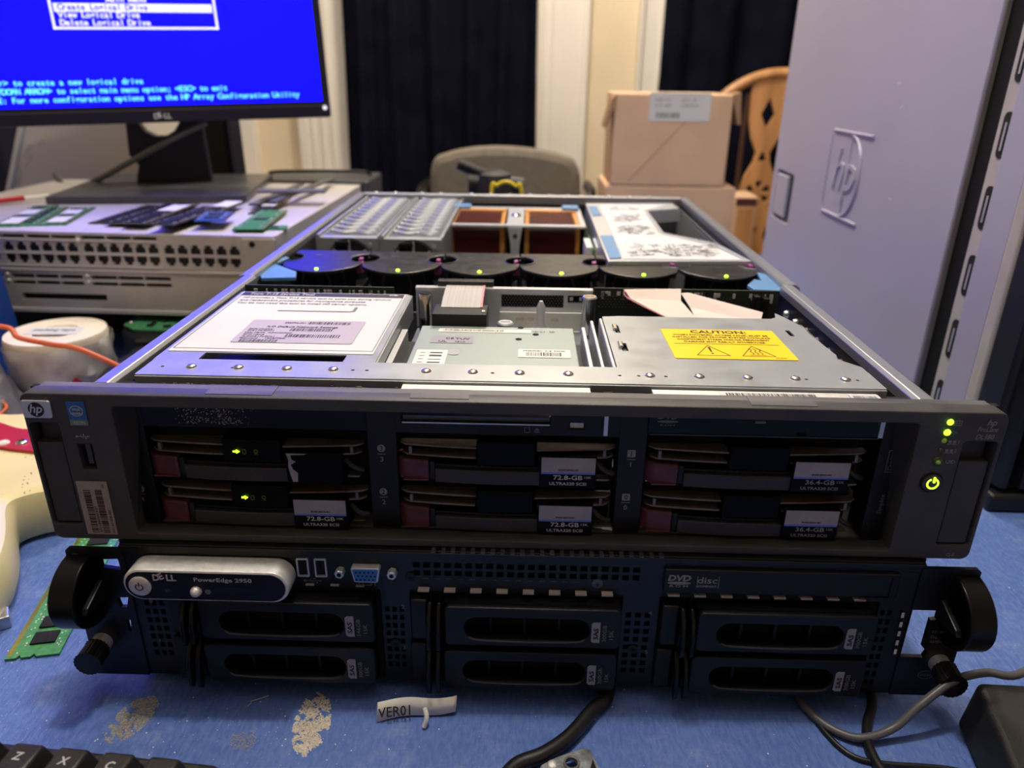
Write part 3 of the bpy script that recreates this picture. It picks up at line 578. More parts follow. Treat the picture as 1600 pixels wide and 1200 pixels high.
# ================================================================== fans in the server
def make_fan(loc, label):
    t = thing('fan_module', label, 'fan', loc, group='black hot-plug fans in a row across the open server')
    W2 = .0338; arc = []
    for i in range(15):
        a = -1 + 2 * i / 14; arc.append((a * (W2 - .003), -.040 + .020 * a * a - .006))
    pts = [(-W2, .034), ] + [(-W2, .018)] + [(-W2 + .0120 * math.sin(R_(q)), .0035 + .0145 * math.cos(R_(q))) for q in range(0, 181, 20)] + [(-W2, -.016)] + arc + [(W2, -.016)] + [(W2 - .0120 * math.sin(R_(q)), .0035 - .0145 * math.cos(R_(q))) for q in range(0, 181, 20)] + [(W2, .018), (W2, .034)]
    MB().plate([pts], .0030, frame('top', 0, 0, -.003), bev=.0006).part('fan_top', 'fan_black', t, local=True, smooth=True)
    pr = [(-W2 + .002, .032)] + [(-W2 + .002, -.014)] + [(x * .93, y + .004) for x, y in arc] + [(W2 - .002, -.014), (W2 - .002, .032)]
    MB().prism([(x, y) for x, y in pr], 'z', -.062, -.0225).part('fan_barrel', 'fan_black', t, local=True)
    MB().prism([(-W2 + .004, .030), (-W2 + .004, .019), (-.017, .012), (-.017, -.006), (-W2 + .006, -.013), (-.02, -.025), (0, -.037), (.02, -.025), (W2 - .006, -.013), (.017, -.006), (.017, .012), (W2 - .004, .019), (W2 - .004, .030)], 'z', -.0225, -.003).part('fan_core', 'void', t, local=True)
    for sx in (-1, 1):
        for k in range(2): MB().tube([(sx * (.010 + .011 * k), -.0395 + .008 * k + .0, -.004), (sx * (.012 + .011 * k), -.0385 + .008 * k, -.013), (sx * (.008 + .011 * k), -.0380 + .008 * k, -.024)], .0011, 6, 3).part('guard_rib', 'fan_black', t, local=True)
    for sx in (-1, 1):
        g = MB(); vs = []; 
        for i in range(13):
            a = R_(i * 15); vs.append((sx * (W2 - .0128 * math.sin(a)), .0035 + .0153 * math.cos(a), .0001))
        g.tube(vs, .0006, 5, 1).part('finger_rim', 'steel_dark', t, local=True, smooth=True)
    MB().dome((.001, -.0375, 0), .0016, .0012, None, 10).part('status_light', 'led', t, local=True, smooth=True)
    g = MB(); f_ = Matrix.Translation((-.013, .012, .0002)); g.text('>>-', .0050, f_, bold=.02); g.box(-.008, .010, -.0330, -.0326, .00005, .0002); g.part('airflow_marking', 'ink_dim', t, local=True)
    o = MB().box(W2 - .0055, W2 + .0000, -.010, -.002, -.010, -.001).box(W2 - .0045, W2 - .001, -.004, .003, -.008, .0015).part('release_tab', 'magenta', t, local=True, bev=.0005)
    return t
ords = ['leftmost fan, lit blue by the screen, beside the left blue lever', 'second fan from the left, beside the leftmost one', 'third fan from the left, just behind the ribbon clamp', 'third fan from the right, behind the upright guide pin', 'second fan from the right, behind the folded white ribbon cable', 'rightmost fan, beside the right-hand blue lever']
for k in range(6):
    lb = 'black hot-plug fan module, ' + ords[k]; lc = (-.170 + k * .0685, .318, .1725)
    fan = make_fan(lc, lb) if k == 0 else copy_tree(fan, lc, label=lb)
for k in range(2): copy_tree(fan, (-.042 + k * .070, .640, .1650), label=('left' if k == 0 else 'right') + ' one of two rear fans behind the processor heat sinks', group='two rear fans behind the heat sinks')

# ================================================================== rear half of the server
def grille(x0, x1, y0, y1, z, name):
    MB().box(x0, x1, y0, y1, z - .001, z + .0004).part(name, 'grille_base', PS)
    n = 11
    for j in range(n):
        yc = y0 + (y1 - y0) * (j + .5) / n; pts = []
        for i in range(15):
            t = i / 14; pts.append((x0 + .004 + (x1 - x0 - .008) * t, yc + .0034 * math.sin(t * 4 * math.pi + .6), z - .0004))
        MB().tube(pts, .0044, 8, 1).part('pressed_wave', 'wave', PS, smooth=True)
for k, (x0, x1) in enumerate(((-.2030, -.1400), (-.1385, -.0760))):
    PS = thing('power_supply', ('outer' if k == 0 else 'inner') + ' silver power supply with wavy pressed top, rear left of the open server', 'power supply', ((x0 + x1) / 2, .52, ZB + .002), group='two power supplies side by side in the server')
    yb = .405 + k * -.002
    MB().box(x0, x1, yb, .655, ZB + .004, .1735).part('housing', 'galv', PS, bev=.0006)
    grille(x0 + .006, x1 - .004, yb + .012, .648, .1734, 'pressed_top')
    MB().box(x0 + .001, x0 + .004, yb, .655, .1735, .1765).box(x1 - .0015, x1, yb, .655, .1735, .1755).part('top_rim', 'galv', PS, bev=.0004)
    cx = (x0 + x1) / 2 + .002
    fg = MB().lathe([(.0215, 0), (.0215, .0008), (.0190, .0008), (.0190, 0)], frame('front', cx, yb, .1520), 26).part('fan_opening', 'steel_dark', PS)
    MB().lathe([(.0192, 0), (.0192, .0006)], frame('front', cx, yb, .1520), 26).part('fan_dark', 'void', PS)
    f_ = frame('front', cx, yb - .0012, .1520); g = MB()
    for a in range(3): g.box(-.0195, .0195, -.0011, .0011, 0, .0006, f_ @ Matrix.Rotation(R_(30 + 60 * a), 4, 'Z'))
    g.lathe([(.0060, 0), (.0060, .0008)], f_, 16); g.part('fan_spokes', 'steel', PS)
    MB().lathe([(.0022, 0), (.0022, .001)], frame('front', x1 - .009, yb, .1660), 12).part('screw', 'steel', PS, smooth=True)
    MB().box((x0 + x1) / 2 - .012, (x0 + x1) / 2 + .002, yb - .004, yb, .1665, .170).part('latch', 'black', PS)
# rear flange with rivets, coloured white to stand in for their highlights
MB().box(-.2065, .2065, .664, .667, .1660, .1790).box(-.2065, .2065, .656, .667, .1780, .1795).part('rear_flange', 'steel', hp, bev=.0004)
for u in (588, 618, 659, 689, 737, 767, 797, 828, 858, 888, 952, 984, 1016):
    x = bp(u, 303, y=.660).x; MB().dome((x, .6600, .1795), .0026, .0022, None, 10).part('rivet', 'rivet_highlight', hp, smooth=True)
# processors: board, bracket, heat sinks, memory
MB().box(-.203, .205, .355, .655, .1, .1016).part('system_board', 'pcb_dark', hp)
g = MB().plate([rr(-.0870, .0720, .4950, .6180, .003), rr(-.0810, -.0155, .5060, .6050, .002)[::-1], rr(.0035, .0665, .5060, .6050, .002)[::-1]], .0022, frame('top', 0, 0, .1690)); g.part('processor_bracket', 'steel', hp)
MB().prism([(-.014, .169), (.002, .169), (-.001, .150), (-.0025, .125), (-.0025, .103), (-.0095, .103), (-.0095, .125), (-.011, .150)], 'y', .4935, .4955).part('bracket_strut', 'steel', hp)
for z in (.160, .130): MB().lathe([(.0026, 0), (.0026, .0006)], frame('front', -.006, .4935, z), 12).part('strut_hole', 'steel_dark', hp)
for x0 in (-.0880, .0705): MB().box(x0, x0 + .0025, .494, .618, .103, .170).part('bracket_side', 'steel_dark', hp)
screw_post(-.0060, .5540, .150, .1740, .0058)
for x0 in (-.0830, .0500): MB().box(x0, x0 + .020, .596, .618, .1712, .1750).part('bracket_clip', 'lever_blue', hp, bev=.0008)
for k, x0 in enumerate((-.0800, .0045)):
    hs = thing('heat_sink', ('left' if k == 0 else 'right') + ' copper-topped finned heat sink under the processor bracket', 'heat sink', (x0 + .031, .555, .1022), group='two processor heat sinks')
    MB().box(x0, x0 + .062, .500, .602, .1022, .112).part('base', 'copper', hs)
    MB().box(x0, x0 + .062, .592, .604, .112, .1715).box(x0, x0 + .0050, .500, .592, .112, .1700).box(x0 + .057, x0 + .062, .500, .592, .112, .1700).part('copper_frame', 'brass', hs, bev=.0004)
    for i in range(19): MB().box(x0 + .0060 + i * .0027, x0 + .0071 + i * .0027, .500, .592, .112, .1708).part('fin', 'fin_red', hs)
    MB().box(x0 + .004, x0 + .058, .510, .590, .112, .163).part('fin_core', 'void', hs)
for x0 in (-.0990, .0680):
    for k in range(2):
        for h in range(1): MB().box(x0 + k * .010, x0 + .0065 + k * .010, .425, .47, .103, .1640).part('memory_slot', 'white_plastic', hp, bev=.0005)
    MB().box(x0 + .0065, x0 + .0078, .42, .5, .103, .162).part('memory_module', 'pcb_green', hp)
MB().lathe([(.0075, .1), (.0080, .158), (.0065, .162)], Matrix.Translation((.086, .395, 0)), 16).part('capacitor', 'tower_black', hp, smooth=True)
# right rear: riser cage with big diagram label
A = [bp(u, v, z=.1750) for u, v in ((915, 318), (1050, 318), (1062, 326), (1010, 330), (1035, 364), (1118, 381), (1172, 409), (950, 409))]
A = [(q.x, q.y) for q in A]
rc = MB().plate([A[::-1]], .0016, frame('top', 0, 0, .1735)).part('riser_cover', 'steel', hp)
for (a, b_) in ((0, 7), (6, 7), (1, 0), (2, 3), (3, 4), (4, 5), (5, 6)):
    (xa, ya), (xb, yb) = A[a], A[b_]; d = Vector((xb - xa, yb - ya, 0)); n_ = Vector((-d.y, d.x, 0)).normalized() * .0012
    h0 = .105 if (a, b_) in ((0, 7), (6, 7)) else .160
    MB().add([(xa, ya, h0), (xb, yb, h0), (xb, yb, .1756), (xa, ya, .1756), (xa + n_.x, ya + n_.y, h0), (xb + n_.x, yb + n_.y, h0), (xb + n_.x, yb + n_.y, .1756), (xa + n_.x, ya + n_.y, .1756)], [(0, 1, 2, 3), (7, 6, 5, 4), (3, 2, 6, 7), (0, 3, 7, 4), (1, 5, 6, 2)]).part('riser_side', 'steel', hp)
B = [bp(u, v, z=.1755) for u, v in ((937, 320), (1040, 320), (1005, 329), (1030, 366), (1112, 384), (1160, 406), (974, 404))]
B = [(q.x, q.y) for q in B]
MB().plate([B[::-1]], .0003, frame('top', 0, 0, .1752)).part('diagram_label', 'white_paper', hp, label='white diagram label with line drawings')
for lp in (((919, 322), (932, 322), (940, 336), (926, 337)), ((938, 368), (957, 368), (971, 403), (953, 404))):
    pp = [bp(u, v, z=.1758) for u, v in lp]; MB().plate([[(q.x, q.y) for q in pp][::-1]], .0008, frame('top', 0, 0, .1752)).part('blue_tab', 'lever_blue', hp)
g = MB(); ink = random.Random(12); fi = frame('top', 0, 0, .1757)
def scrib(u0, v0, u1, v1, n):
    for k in range(n):
        u = ink.uniform(u0, u1); v = ink.uniform(v0, v1); a = bp(u, v, z=.1757); l = ink.uniform(.001, .006); an = ink.choice((0, 0, 25, -30, 90)); g.box(-l, l, -.0006, .0006, 0, .00006, Matrix.Translation(a) @ Matrix.Rotation(R_(an), 4, 'Z'))
scrib(958, 335, 1000, 346, 46); scrib(965, 352, 1018, 366, 60); scrib(1040, 382, 1120, 400, 90); scrib(985, 380, 1030, 400, 40); scrib(945, 322, 1000, 328, 20)
for cu_, cv_ in ((980, 340), (992, 360), (1065, 390), (1100, 398)):
    c_ = bp(cu_, cv_, z=.1757); g.v += (q := ring(c_.x, c_.y, .010, .007, .0006, Matrix.Translation((0, 0, .17575)))).v; n0 = len(g.v) - len(q.v); g.f += [[i + n0 for i in f] for f in q.f]
g.part('diagram_lines', 'ink_grey', hp, kind='stuff')
MB().box(.110, .200, .420, .60, .1016, .130).part('expansion_card', 'pcb_dark', hp)
g = MB()
for r in range(14):
    for c in range(24): g.box(.2010, .2018, .42 + c * .0095, .4245 + c * .0095, .108 + r * .0045, .1105 + r * .0045)
g.part('side_vent', 'steel', hp, kind='stuff')
# ================================================================== drives of the upper server
def hp_drive(loc, label, lit=False, tag=None):
    t = thing('drive_carrier', label, 'hard drive', loc, group='hot-plug drives in the upper server')
    L_ = dict(local=True)
    MB().box(.001, .1125, .012, .12, .001, .0255).part('drive_body', 'void', t, **L_)
    def fin(x0, x1, z, nm='fin', dy=.0065, tilt=0.):
        n = 12; vs = []; fr = []
        for i in range(n + 1):
            s_ = i / n; x = x0 + (x1 - x0) * s_; c = (x - .0567) / .0567
            y = -.0040 * (1 - c * c) + .0005
            if i == 0 and x0 < .02: y += .0022
            if i == n and x1 > .1: y += .0022
            fr.append((x, y))
        g = MB(); poly = fr + [(x1, dy), (x0, dy)]
        g.prism(poly, 'z', z, z + .0011); return g.part(nm, 'fin_silver', t, bev=.0004, smooth=True, **L_)
    fin(.0005, .0408, .0205); fin(.0015, .0405, .0148); fin(.0715, .1125, .0200); fin(.0730, .1115, .0152)
    for x in (.0055, .1060): MB().box(x, x + .0015, -.0005, .0015, .0159, .0200).part('fin_post', 'fin_silver', t, **L_)
    # window block
    def bowed(x0, x1, z0, z1, yoff, yb, name, m_, bev=.0004, n=8, par=None):
        fr = []
        for i in range(n + 1):
            x = x0 + (x1 - x0) * i / n; c = (x - .0567) / .0567; fr.append((x, yoff - .0042 * (1 - c * c)))
        return MB().prism(fr + [(x1, yb), (x0, yb)], 'z', z0, z1).part(name, m_, par or t, bev=bev, smooth=True, **L_)
    wnd = bowed(.0412, .0708, .0122, .0252, -.0006, .010, 'indicator_window', 'window_black')
    ypl = -.0053
    def fl(x, z): return frame('front', x, ypl, z)
    if lit:
        g = MB().plate([[(-.0018, .0004), (-.0018, -.0004), (-.0001, -.0004), (-.0001, -.0011), (.0016, 0), (-.0001, .0011), (-.0001, .0004)]], .0002, fl(.0485, .0185)); g.part('lit_arrow', 'led', wnd, **L_)
        g = MB(); g.plate([rr(-.0010, .0010, -.0014, .0014, .0008), rr(-.0007, .0007, -.0011, .0011, .0005)[::-1]], .0001, fl(.0525, .0184)); g.plate([circ(0, 0, .0011, 10), circ(0, 0, .0008, 10)[::-1]], .0001, fl(.0585, .0188)); g.box(-.0012, .0012, -.0001, .0001, 0, .0001, fl(.0585, .0176) @ Matrix.Rotation(.8, 4, 'Z')); g.box(-.0012, .0012, -.0001, .0001, 0, .0001, fl(.0585, .0176) @ Matrix.Rotation(-.8, 4, 'Z')); g.part('lit_icon', 'led_icon', wnd, **L_)
    b = MB().prism([(-.0012, .0030), (.0030, -.0018), (.0158, -.0035), (.0160, .010), (-.0012, .010)], 'z', .0012, .0135).part('release_button', 'maroon', t, bev=.0010, seg=3, smooth=True, **L_)
    MB().box(.0025, .0150, -.0040, -.002, .0020, .0028).part('button_ridge', 'maroon', b, **L_)
    MB().box(.0160, .0190, -.0025, .01, .0020, .0125).part('latch_gap', 'black', t, bev=.0005, **L_)
    lv = bowed(.0190, .0740, .0008, .0088, -.0010, .010, 'lever', 'bezel_dark', .0006)
    bowed(.0190, .0740, .0088, .0104, .0015, .010, 'lever_step', 'black', .0003)
    g = MB()
    for k in range(11): g.box(.030 + k * .0032, .0312 + k * .0032, -.0024, .0, .0098, .0108)
    g.part('grip_teeth', 'black', lv, kind='stuff', **L_)
    g = MB(); g.text('hp', .0040, frame('front', .0572, -.0054, .0036), 'C', shear=.3); g.add(*(lambda q: (q.v, q.f))(ring(.0572, .0050, .0032, .0028, .0003, frame('front', 0, -.0054, 0)))); g.part('emblem', 'bezel_grey', lv, **L_)
    lb = MB().box(.0735, .1025, -.0062, .010, .0008, .0192).part('label_block', 'window_black', t, bev=.0005, **L_)
    f_ = frame('front', 0, -.0063, 0); tx = lambda x, z: f_ @ Matrix.Translation((x, z, .0001))
    if tag:
        MB().plate([rr(.0742, .1018, .0100, .0184, .0002)], .0001, f_).part('paper_label', 'label_grey', lb, **L_)
        MB().box(.0742, .1018, .0089, .0100, 0, .0001, f_).part('blue_line', 'label_blue', lb, **L_)
        cap, rpm, sp = tag
        g = MB(); g.text(cap, .0036, tx(.0880, .0058), 'C', fit=.0150, bold=.012); g.text(rpm, .0020, tx(.0965, .0066), fit=.0036); g.text('ULTRA320 SCSI', .0024, tx(.0880, .0026), 'C', fit=.0190, bold=.012); g.part('capacity_lettering', 'ink_white' if 'ROW' not in sp else 'ink_dim', lb, **L_)
        MB().text(sp.replace('ROW', ''), .0014, tx(.0880, .0109), 'C', fit=.0100, bold=.03).part('spare_number', 'ink', lb, **L_)
    else:
        g = MB(); rd = random.Random(2)
        pts = [(.0742, .0185), (.0850, .0185), (.0830, .0178), (.0765, .0176), (.0768, .0150), (.0790, .0138), (.0762, .0120), (.0770, .0095), (.0795, .0070), (.0790, .0020), (.0765, .0020), (.0755, .0060), (.0748, .0110), (.0752, .0150)]
        g.plate([pts], .0001, f_).part('torn_paper', 'label_grey', lb, label='torn remains of a peeled paper label', **L_)
    MB().box(.1035, .1090, .0010, .006, .0012, .0022).box(.1040, .1100, .0000, .005, .0022, .0028).part('hinge_plate', 'fin_silver', t, **L_)
    MB().tube([(.1030, .001, .0120), (.1075, -.0010, .0085), (.1120, .001, .0060)], .0014, 8, 3).part('hinge_arm', 'bezel_dark', t, smooth=True, **L_)
    MB().box(.0005, .0060, .0020, .006, .0006, .0012).part('hinge_plate', 'panel_silver', t, **L_)
    return t
hp_drive((-.1887, .0125, .1265), 'drive carrier with black torn label and lit green arrow, left column, upper row', True)
hp_drive((-.1877, .0125, .0992), 'drive carrier marked 72.8-GB with lit green arrow, left column, lower row', True, ('72.8-GB', '10K', 'SPARE 286776-001'))
hp_drive((-.0575, .0125, .1275), 'drive carrier marked 72.8-GB 10K with unlit window, middle column, upper row', False, ('72.8-GB', '10K', 'SPARE 289042-001'))
hp_drive((-.0580, .0125, .0990), 'drive carrier marked 72.8-GB 15K with unlit window, middle column, lower row', False, ('72.8-GB', '15K', 'SPARE 404670-001'))
hp_drive((.0715, .0125, .1280), 'drive carrier marked 36.4-GB 15K, right column, upper row', False, ('36.4-GB', '15K', 'SPARE 289241-001ROW'))
hp_drive((.0710, .0125, .0995), 'drive carrier marked 36.4-GB 15K, right column, lower row', False, ('36.4-GB', '15K', 'SPARE 289241-001ROW'))

# ================================================================== lower rack server (black)
DX = .0062; YF = -.004
de = thing('rack_server', 'closed black 2U rack server with silver control panel, lying under the silver server', 'server', (DX, .3, 0))
L_ = {}
MB().box(DX - .2165, DX + .2165, .004, .66, .0058, .0915).part('chassis', 'black_metal', de, bev=.0006)
for x in (-.18, .18):
    for y in (.05, .60): MB().cyl((DX + x, y, 0), (DX + x, y, .0060), .010, .009, 16).part('foot', 'black', de)
MB().box(DX - .2120, DX + .2120, YF - .0005, .010, .0885, .0935).box(DX - .2120, DX + .2120, YF + .0005, .008, .0935, .0941).part('top_lip', 'black_metal', de, bev=.0005)
g = MB()
for k in range(24): g.box(-.040 + k * .0052, -.0378 + k * .0052, YF - .0002, YF + .004, .0936, .0943)
g.part('lip_teeth', 'steel_dark', de, kind='stuff')
# face plate with punched ventilation
loops = [[(DX - .2115, .0062), (DX + .2110, .0062), (DX + .2110, .0905), (DX - .2115, .0905)], rr(-.1840, -.0680, .0085, .0690, .001)[::-1], rr(-.0525, .0625, .0085, .0690, .001)[::-1], rr(.0820, .1990, .0085, .0690, .001)[::-1]]
def grid(x0, x1, z0, z1, nx, nz, s_=.68):
    for i in range(nx):
        for j in range(nz):
            a = x0 + (x1 - x0) * i / nx; b_ = z0 + (z1 - z0) * j / nz; w_ = (x1 - x0) / nx * s_; h_ = (z1 - z0) / nz * s_
            loops.append([(a, b_), (a, b_ + h_), (a + w_, b_ + h_), (a + w_, b_)])
grid(-.0500, .0720, .0790, .0890, 22, 2, .66); grid(-.0662, -.0545, .0160, .0600, 3, 8, .6); grid(.0645, .0800, .0160, .0600, 3, 8, .6); grid(-.1985, -.1860, .020, .066, 3, 8, .6); grid(.2005, .2080, .012, .066, 2, 9, .6)
MB().plate(loops, .0022, frame('front', 0, YF + .0022, 0)).part('front_plate', 'black_metal', de)
MB().box(DX - .2110, DX + .2105, YF + .0025, .004, .0062, .0900).part('front_backing', 'void', de)
for k in range(8):
    for x0, dz in ((-.0475, .0706), (.0855, .0716)):
        MB().box(x0 + k * .0140, x0 + .0060 + k * .0140, YF - .0034, YF, dz, dz + .0009).part('shield_spring', 'label_dim', de)
for k in range(3): MB().box(-.1080 + k * .0135, -.1035 + k * .0135, YF - .0014, YF, .0714, .0720).part('shield_spring', 'label_dim', de)
g = MB()
for k in range(14): g.box(-.0450 + k * .0062, -.0420 + k * .0062, YF - .0004, YF, .0770, .0774)
g.part('mesh_glint', 'steel_dark', de, kind='stuff')
for x, z in ((.0480, .0765), (-.0515, .0780), (-.0615, .0330), (.0700, .0330)):
    o = MB().lathe([(.0030, 0), (.0030, .0006), (.0018, .0010)], frame('front', x, YF, z), 14).part('screw', 'steel_dark' if x > 0.04 and z > .07 else 'black', de, smooth=True)
    MB().box(-.0012, .0012, -.0002, .0002, 0, .0002, frame('front', x, YF - .0010, z)).box(-.0002, .0002, -.0012, .0012, 0, .0002, frame('front', x, YF - .0010, z)).part('screw_slot', 'void', o)
g = MB(); f_ = frame('front', 0, YF - .0001, 0); 
for t_, u, v in (('0', 236, 938), ('1', 250, 1000), ('2', 630, 947), ('3', 632, 1011), ('4', 1016, 957), ('5', 1010, 1018)):
    q = bp(u, v, y=YF); MB().text(t_, .0036, f_ @ Matrix.Translation((q.x, q.z - .0015, 0)), 'C', bold=.02).part('bay_number', 'ink_grey', de)
# control panel
fp = frame('front', 0, -.005, 0)
o = MB().plate([rr(-.1985, -.1122, .0700, .0890, .0094, 10)], .0135, fp, bev=.0012).part('control_panel', 'panel_silver', de, smooth=True, label='rounded silver control panel')
MB().plate([rr(-.1970, -.1140, .0712, .0878, .0083, 10)], .0003, frame('front', 0, -.0184, 0)).part('panel_face', 'panel_navy', o, smooth=True)
MB().lathe([(.0058, 0), (.0058, .0008), (.0050, .0013)], frame('front', -.1893, -.0186, .0793), 26).part('power_button', 'panel_silver', o, smooth=True)
g = ring(-.1893, .0793, .0022, .0022, .0006, frame('front', 0, -.0200, 0), a0=120, a1=420); g.box(-.0003, .0003, .0004, .0030, 0, .0001, frame('front', -.1893, -.0200, .0793)); g.part('power_symbol', 'ink', o)
fz_ = lambda x, z: frame('front', x, -.0189, z)
def dell_logo(x, z, h, frm, name_m, par, w_=None):
    g = MB(); T_ = frm; k = h
    g.text('D', h * 1.38, T_(x, z), bold=.03); g.text('E', h * 1.38, T_(x, z) @ Matrix.Translation((h * 1.02, h * .10, 0)) @ Matrix.Rotation(R_(24), 4, 'Z'), bold=.03); g.text('LL', h * 1.38, T_(x, z) @ Matrix.Translation((h * 1.86, 0, 0)), bold=.03)
    return g.part('lettering', name_m, par)
dell_logo(-.1822, .0830, .0038, fz_, 'ink_white', o)
MB().text('PowerEdge 2950', .0033, fz_(-.1608, .0830), fit=.0300, bold=.015).part('model_lettering', 'ink_white', o)
MB().dome((0, 0, 0), .0030, .0036, frame('front', -.1605, -.0187, .0768), 16).part('push_button', 'panel_silver', o, smooth=True)
MB().plate([rr(-.1510, -.1300, .0748, .0796, .0022)], .0001, frame('front', 0, -.0187, 0)).part('display', 'panel_glass', o)
g = ring(-.1755, .0768, .0013, .0011, .0002, frame('front', 0, -.0188, 0)); g.add(*(lambda q: (q.v, q.f))(ring(-.1545, .0765, .0015, .0015, .0012, frame('front', 0, -.0188, 0)))); g.strip([(-.0007, 0, 0), (0, -.0005, 0), (.0007, .0005, 0)], (.0002, .0001, 0), .00005, m=fz_(-.1755, .0768)); g.part('icons', 'ink_grey', o)
# usb, vga
for x in (-.1085, -.0990):
    o = MB().plate([rr(x - .0032, x + .0032, .0770, .0885, .0005), rr(x - .0024, x + .0024, .0778, .0877, .0003)[::-1]], .0012, frame('front', 0, YF, 0)).part('usb_port', 'steel', de)
    MB().box(x - .0023, x + .0023, YF - .0002, YF, .0779, .0876).part('port_opening', 'void', o); MB().box(x - .0016, x - .0002, YF - .0007, YF, .0790, .0866).part('port_tongue', 'black', o)
usb_symbol(-.1040, .0740, .0085, YF - .0003, 'ink_grey', de)
o = MB().plate([[(-.0822, .0848), (-.0808, .0772), (-.0802, .0767), (-.0688, .0767), (-.0682, .0772), (-.0668, .0848), (-.0675, .0857), (-.0815, .0857)]], .0045, frame('front', 0, YF, 0), bev=.0004).part('video_port', 'steel', de, smooth=True, label='video socket with blue face')
MB().plate([[(-.0812, .0845), (-.0800, .0777), (-.0690, .0777), (-.0678, .0845), (-.0682, .0850), (-.0808, .0850)]], .0003, frame('front', 0, YF - .0046, 0)).part('socket_face', 'vga_blue', o)
g = MB()
for r in range(3):
    for c in range(5): g.plate([circ(-.0793 + c * .0022 + (r == 1) * .0011, .0789 + r * .0023, .00055, 8)], .00005, frame('front', 0, YF - .0050, 0))
g.part('pin_holes', 'void', o)
for x in (-.0885, -.0608):
    o2 = MB().cyl((x, YF, .0812), (x, YF - .0045, .0812), .0026, None, 6).part('jack_screw', 'steel', de, bev=.0003); MB().cyl((x, YF - .0045, .0812), (x, YF - .0047, .0812), .0012, None, 10).part('screw_bore', 'void', o2)
g = MB().plate([rr(-.0775, -.0725, .0715, .0745, .0004), rr(-.0770, -.0730, .0719, .0741, .0003)[::-1]], .00006, frame('front', 0, YF - .0001, 0)); g.box(-.0795, -.0791, .0713, .0747, 0, .00006, frame('front', 0, YF - .0001, 0)); g.box(-.0709, -.0705, .0713, .0747, 0, .00006, frame('front', 0, YF - .0001, 0)); g.part('video_icon', 'ink_grey', de)
# slim optical drive
o = MB().box(.0828, .2050, YF - .0030, YF + .004, .0738, .0885).part('optical_drive', 'black', de, bev=.0006)
f_ = frame('front', 0, YF - .0031, 0); g = MB(); g.text('DVD', .0050, f_ @ Matrix.Translation((.0905, .0818, 0)), 'C', fit=.0120, bold=.04, shear=.15); g.plate([circ(.0905, .0803, .0062, 22, .0009)], .00006, f_); g.text('R O M', .0020, f_ @ Matrix.Translation((.0905, .0777, 0)), 'C', fit=.0096, bold=.02)
g.text('disc', .0056, f_ @ Matrix.Translation((.1052, .0805, 0)), 'C', fit=.0105, bold=.01); g.text('COMPACT', .0017, f_ @ Matrix.Translation((.1052, .0780, 0)), 'C', fit=.0105, bold=.03); g.box(.0998, .1001, .0775, .0850, 0, .00006, f_); g.box(.1110, .1113, .0775, .0850, 0, .00006, f_); g.part('lettering', 'ink_dim', o)
MB().box(.2005, .2012, YF - .0036, YF - .003, .0745, .0868).box(.1860, .2012, YF - .0036, YF - .003, .0738, .0745).part('drawer_edge', 'black_gloss', o)
# ears
def ear(sx):
    X = lambda x: DX + sx * x
    out = [(X(.2100), .0915), (X(.2390), .0915), (X(.2405), .0900), (X(.2405), .0300), (X(.2400), .0060), (X(.2100), .0060)]
    if sx > 0: hs = [[(.2165, .0650), (.2305, .0650), (.2305, .0590), (.2275, .0585), (.2275, .0400), (.2305, .0370), (.2290, .0330), (.2165, .0330)]]
    else: hs = [[(-.2165, .0850), (-.2070, .0855), (-.2065, .0785), (-.2165, .0800)], [(-.2125, .0600), (-.2060, .0605), (-.2080, .0535), (-.2115, .0535)], [(-.2100, .0450), (-.2075, .0450), (-.2085, .0370), (-.2100, .0380)]]
    e = MB().plate([out] + hs, .0025, frame('front', 0, YF + .0015, 0)).part('rack_ear', 'black_metal', de, smooth=True)
    # d-shaped pull handle: an arc band standing forward of the ear
    n = 18; vs = []; xo, xi = X(.2400), X(.2270)
    for i in range(n + 1):
        a = math.pi * i / n; cy, cz = -.005, .0675
        for r_ in (1, .88): vs += [(xo, cy - .0245 * r_ * math.sin(a), cz + .0205 * r_ * math.cos(a)), (xi, cy - .0245 * r_ * math.sin(a), cz + .0205 * r_ * math.cos(a))]
    fs = []
    for i in range(n):
        b_ = i * 4
        for p_, q_ in ((0, 1), (1, 3), (3, 2), (2, 0)): fs.append((b_ + p_, b_ + q_, b_ + 4 + q_, b_ + 4 + p_))
    fs += [(0, 2, 3, 1), (n * 4, n * 4 + 1, n * 4 + 3, n * 4 + 2)]
    MB().add(vs, fs).part('pull_handle', 'black_gloss', e, bev=.0007, smooth=True)
    web = [(-.005 - .0235 * math.sin(math.pi * i / 14), .0675 + .0195 * math.cos(math.pi * i / 14)) for i in range(15)]
    MB().prism(web, 'x', *sorted((X(.2385), X(.2398)))).part('handle_web', 'black', e)
    MB().prism([(-.005, .072), (-.022, .066), (-.024, .063), (-.005, .060)], 'x', *sorted((X(.2240), X(.2270)))).part('handle_catch', 'black', e, bev=.0006)
    # thumb screw pointing at the viewer
    sc_ = MB().cyl((X(.2320), YF, .0300), (X(.2325), -.0105, .0290), .0056, .0056, 20).part('screw_collar', 'steel', e, smooth=True)
    g = MB(); vs = []; N_ = 40
    for yy, rr_ in ((-.0098, .0068), (-.0205, .0072)):
        for i in range(N_): a = 2 * math.pi * i / N_; r2 = rr_ * (1 if i % 2 else .94); vs.append((X(.2330) + r2 * math.cos(a), yy, .0285 - (.0 if yy > -.02 else .001) + r2 * math.sin(a)))
    g.add(vs, [(i, (i + 1) % N_, (i + 1) % N_ + N_, i + N_) for i in range(N_)] + [tuple(range(N_)), tuple(range(N_, 2 * N_))[::-1]])
    k_ = g.part('thumb_screw', 'black', e, bev=.0004)
    return e
eL = ear(-1); eR = ear(1)
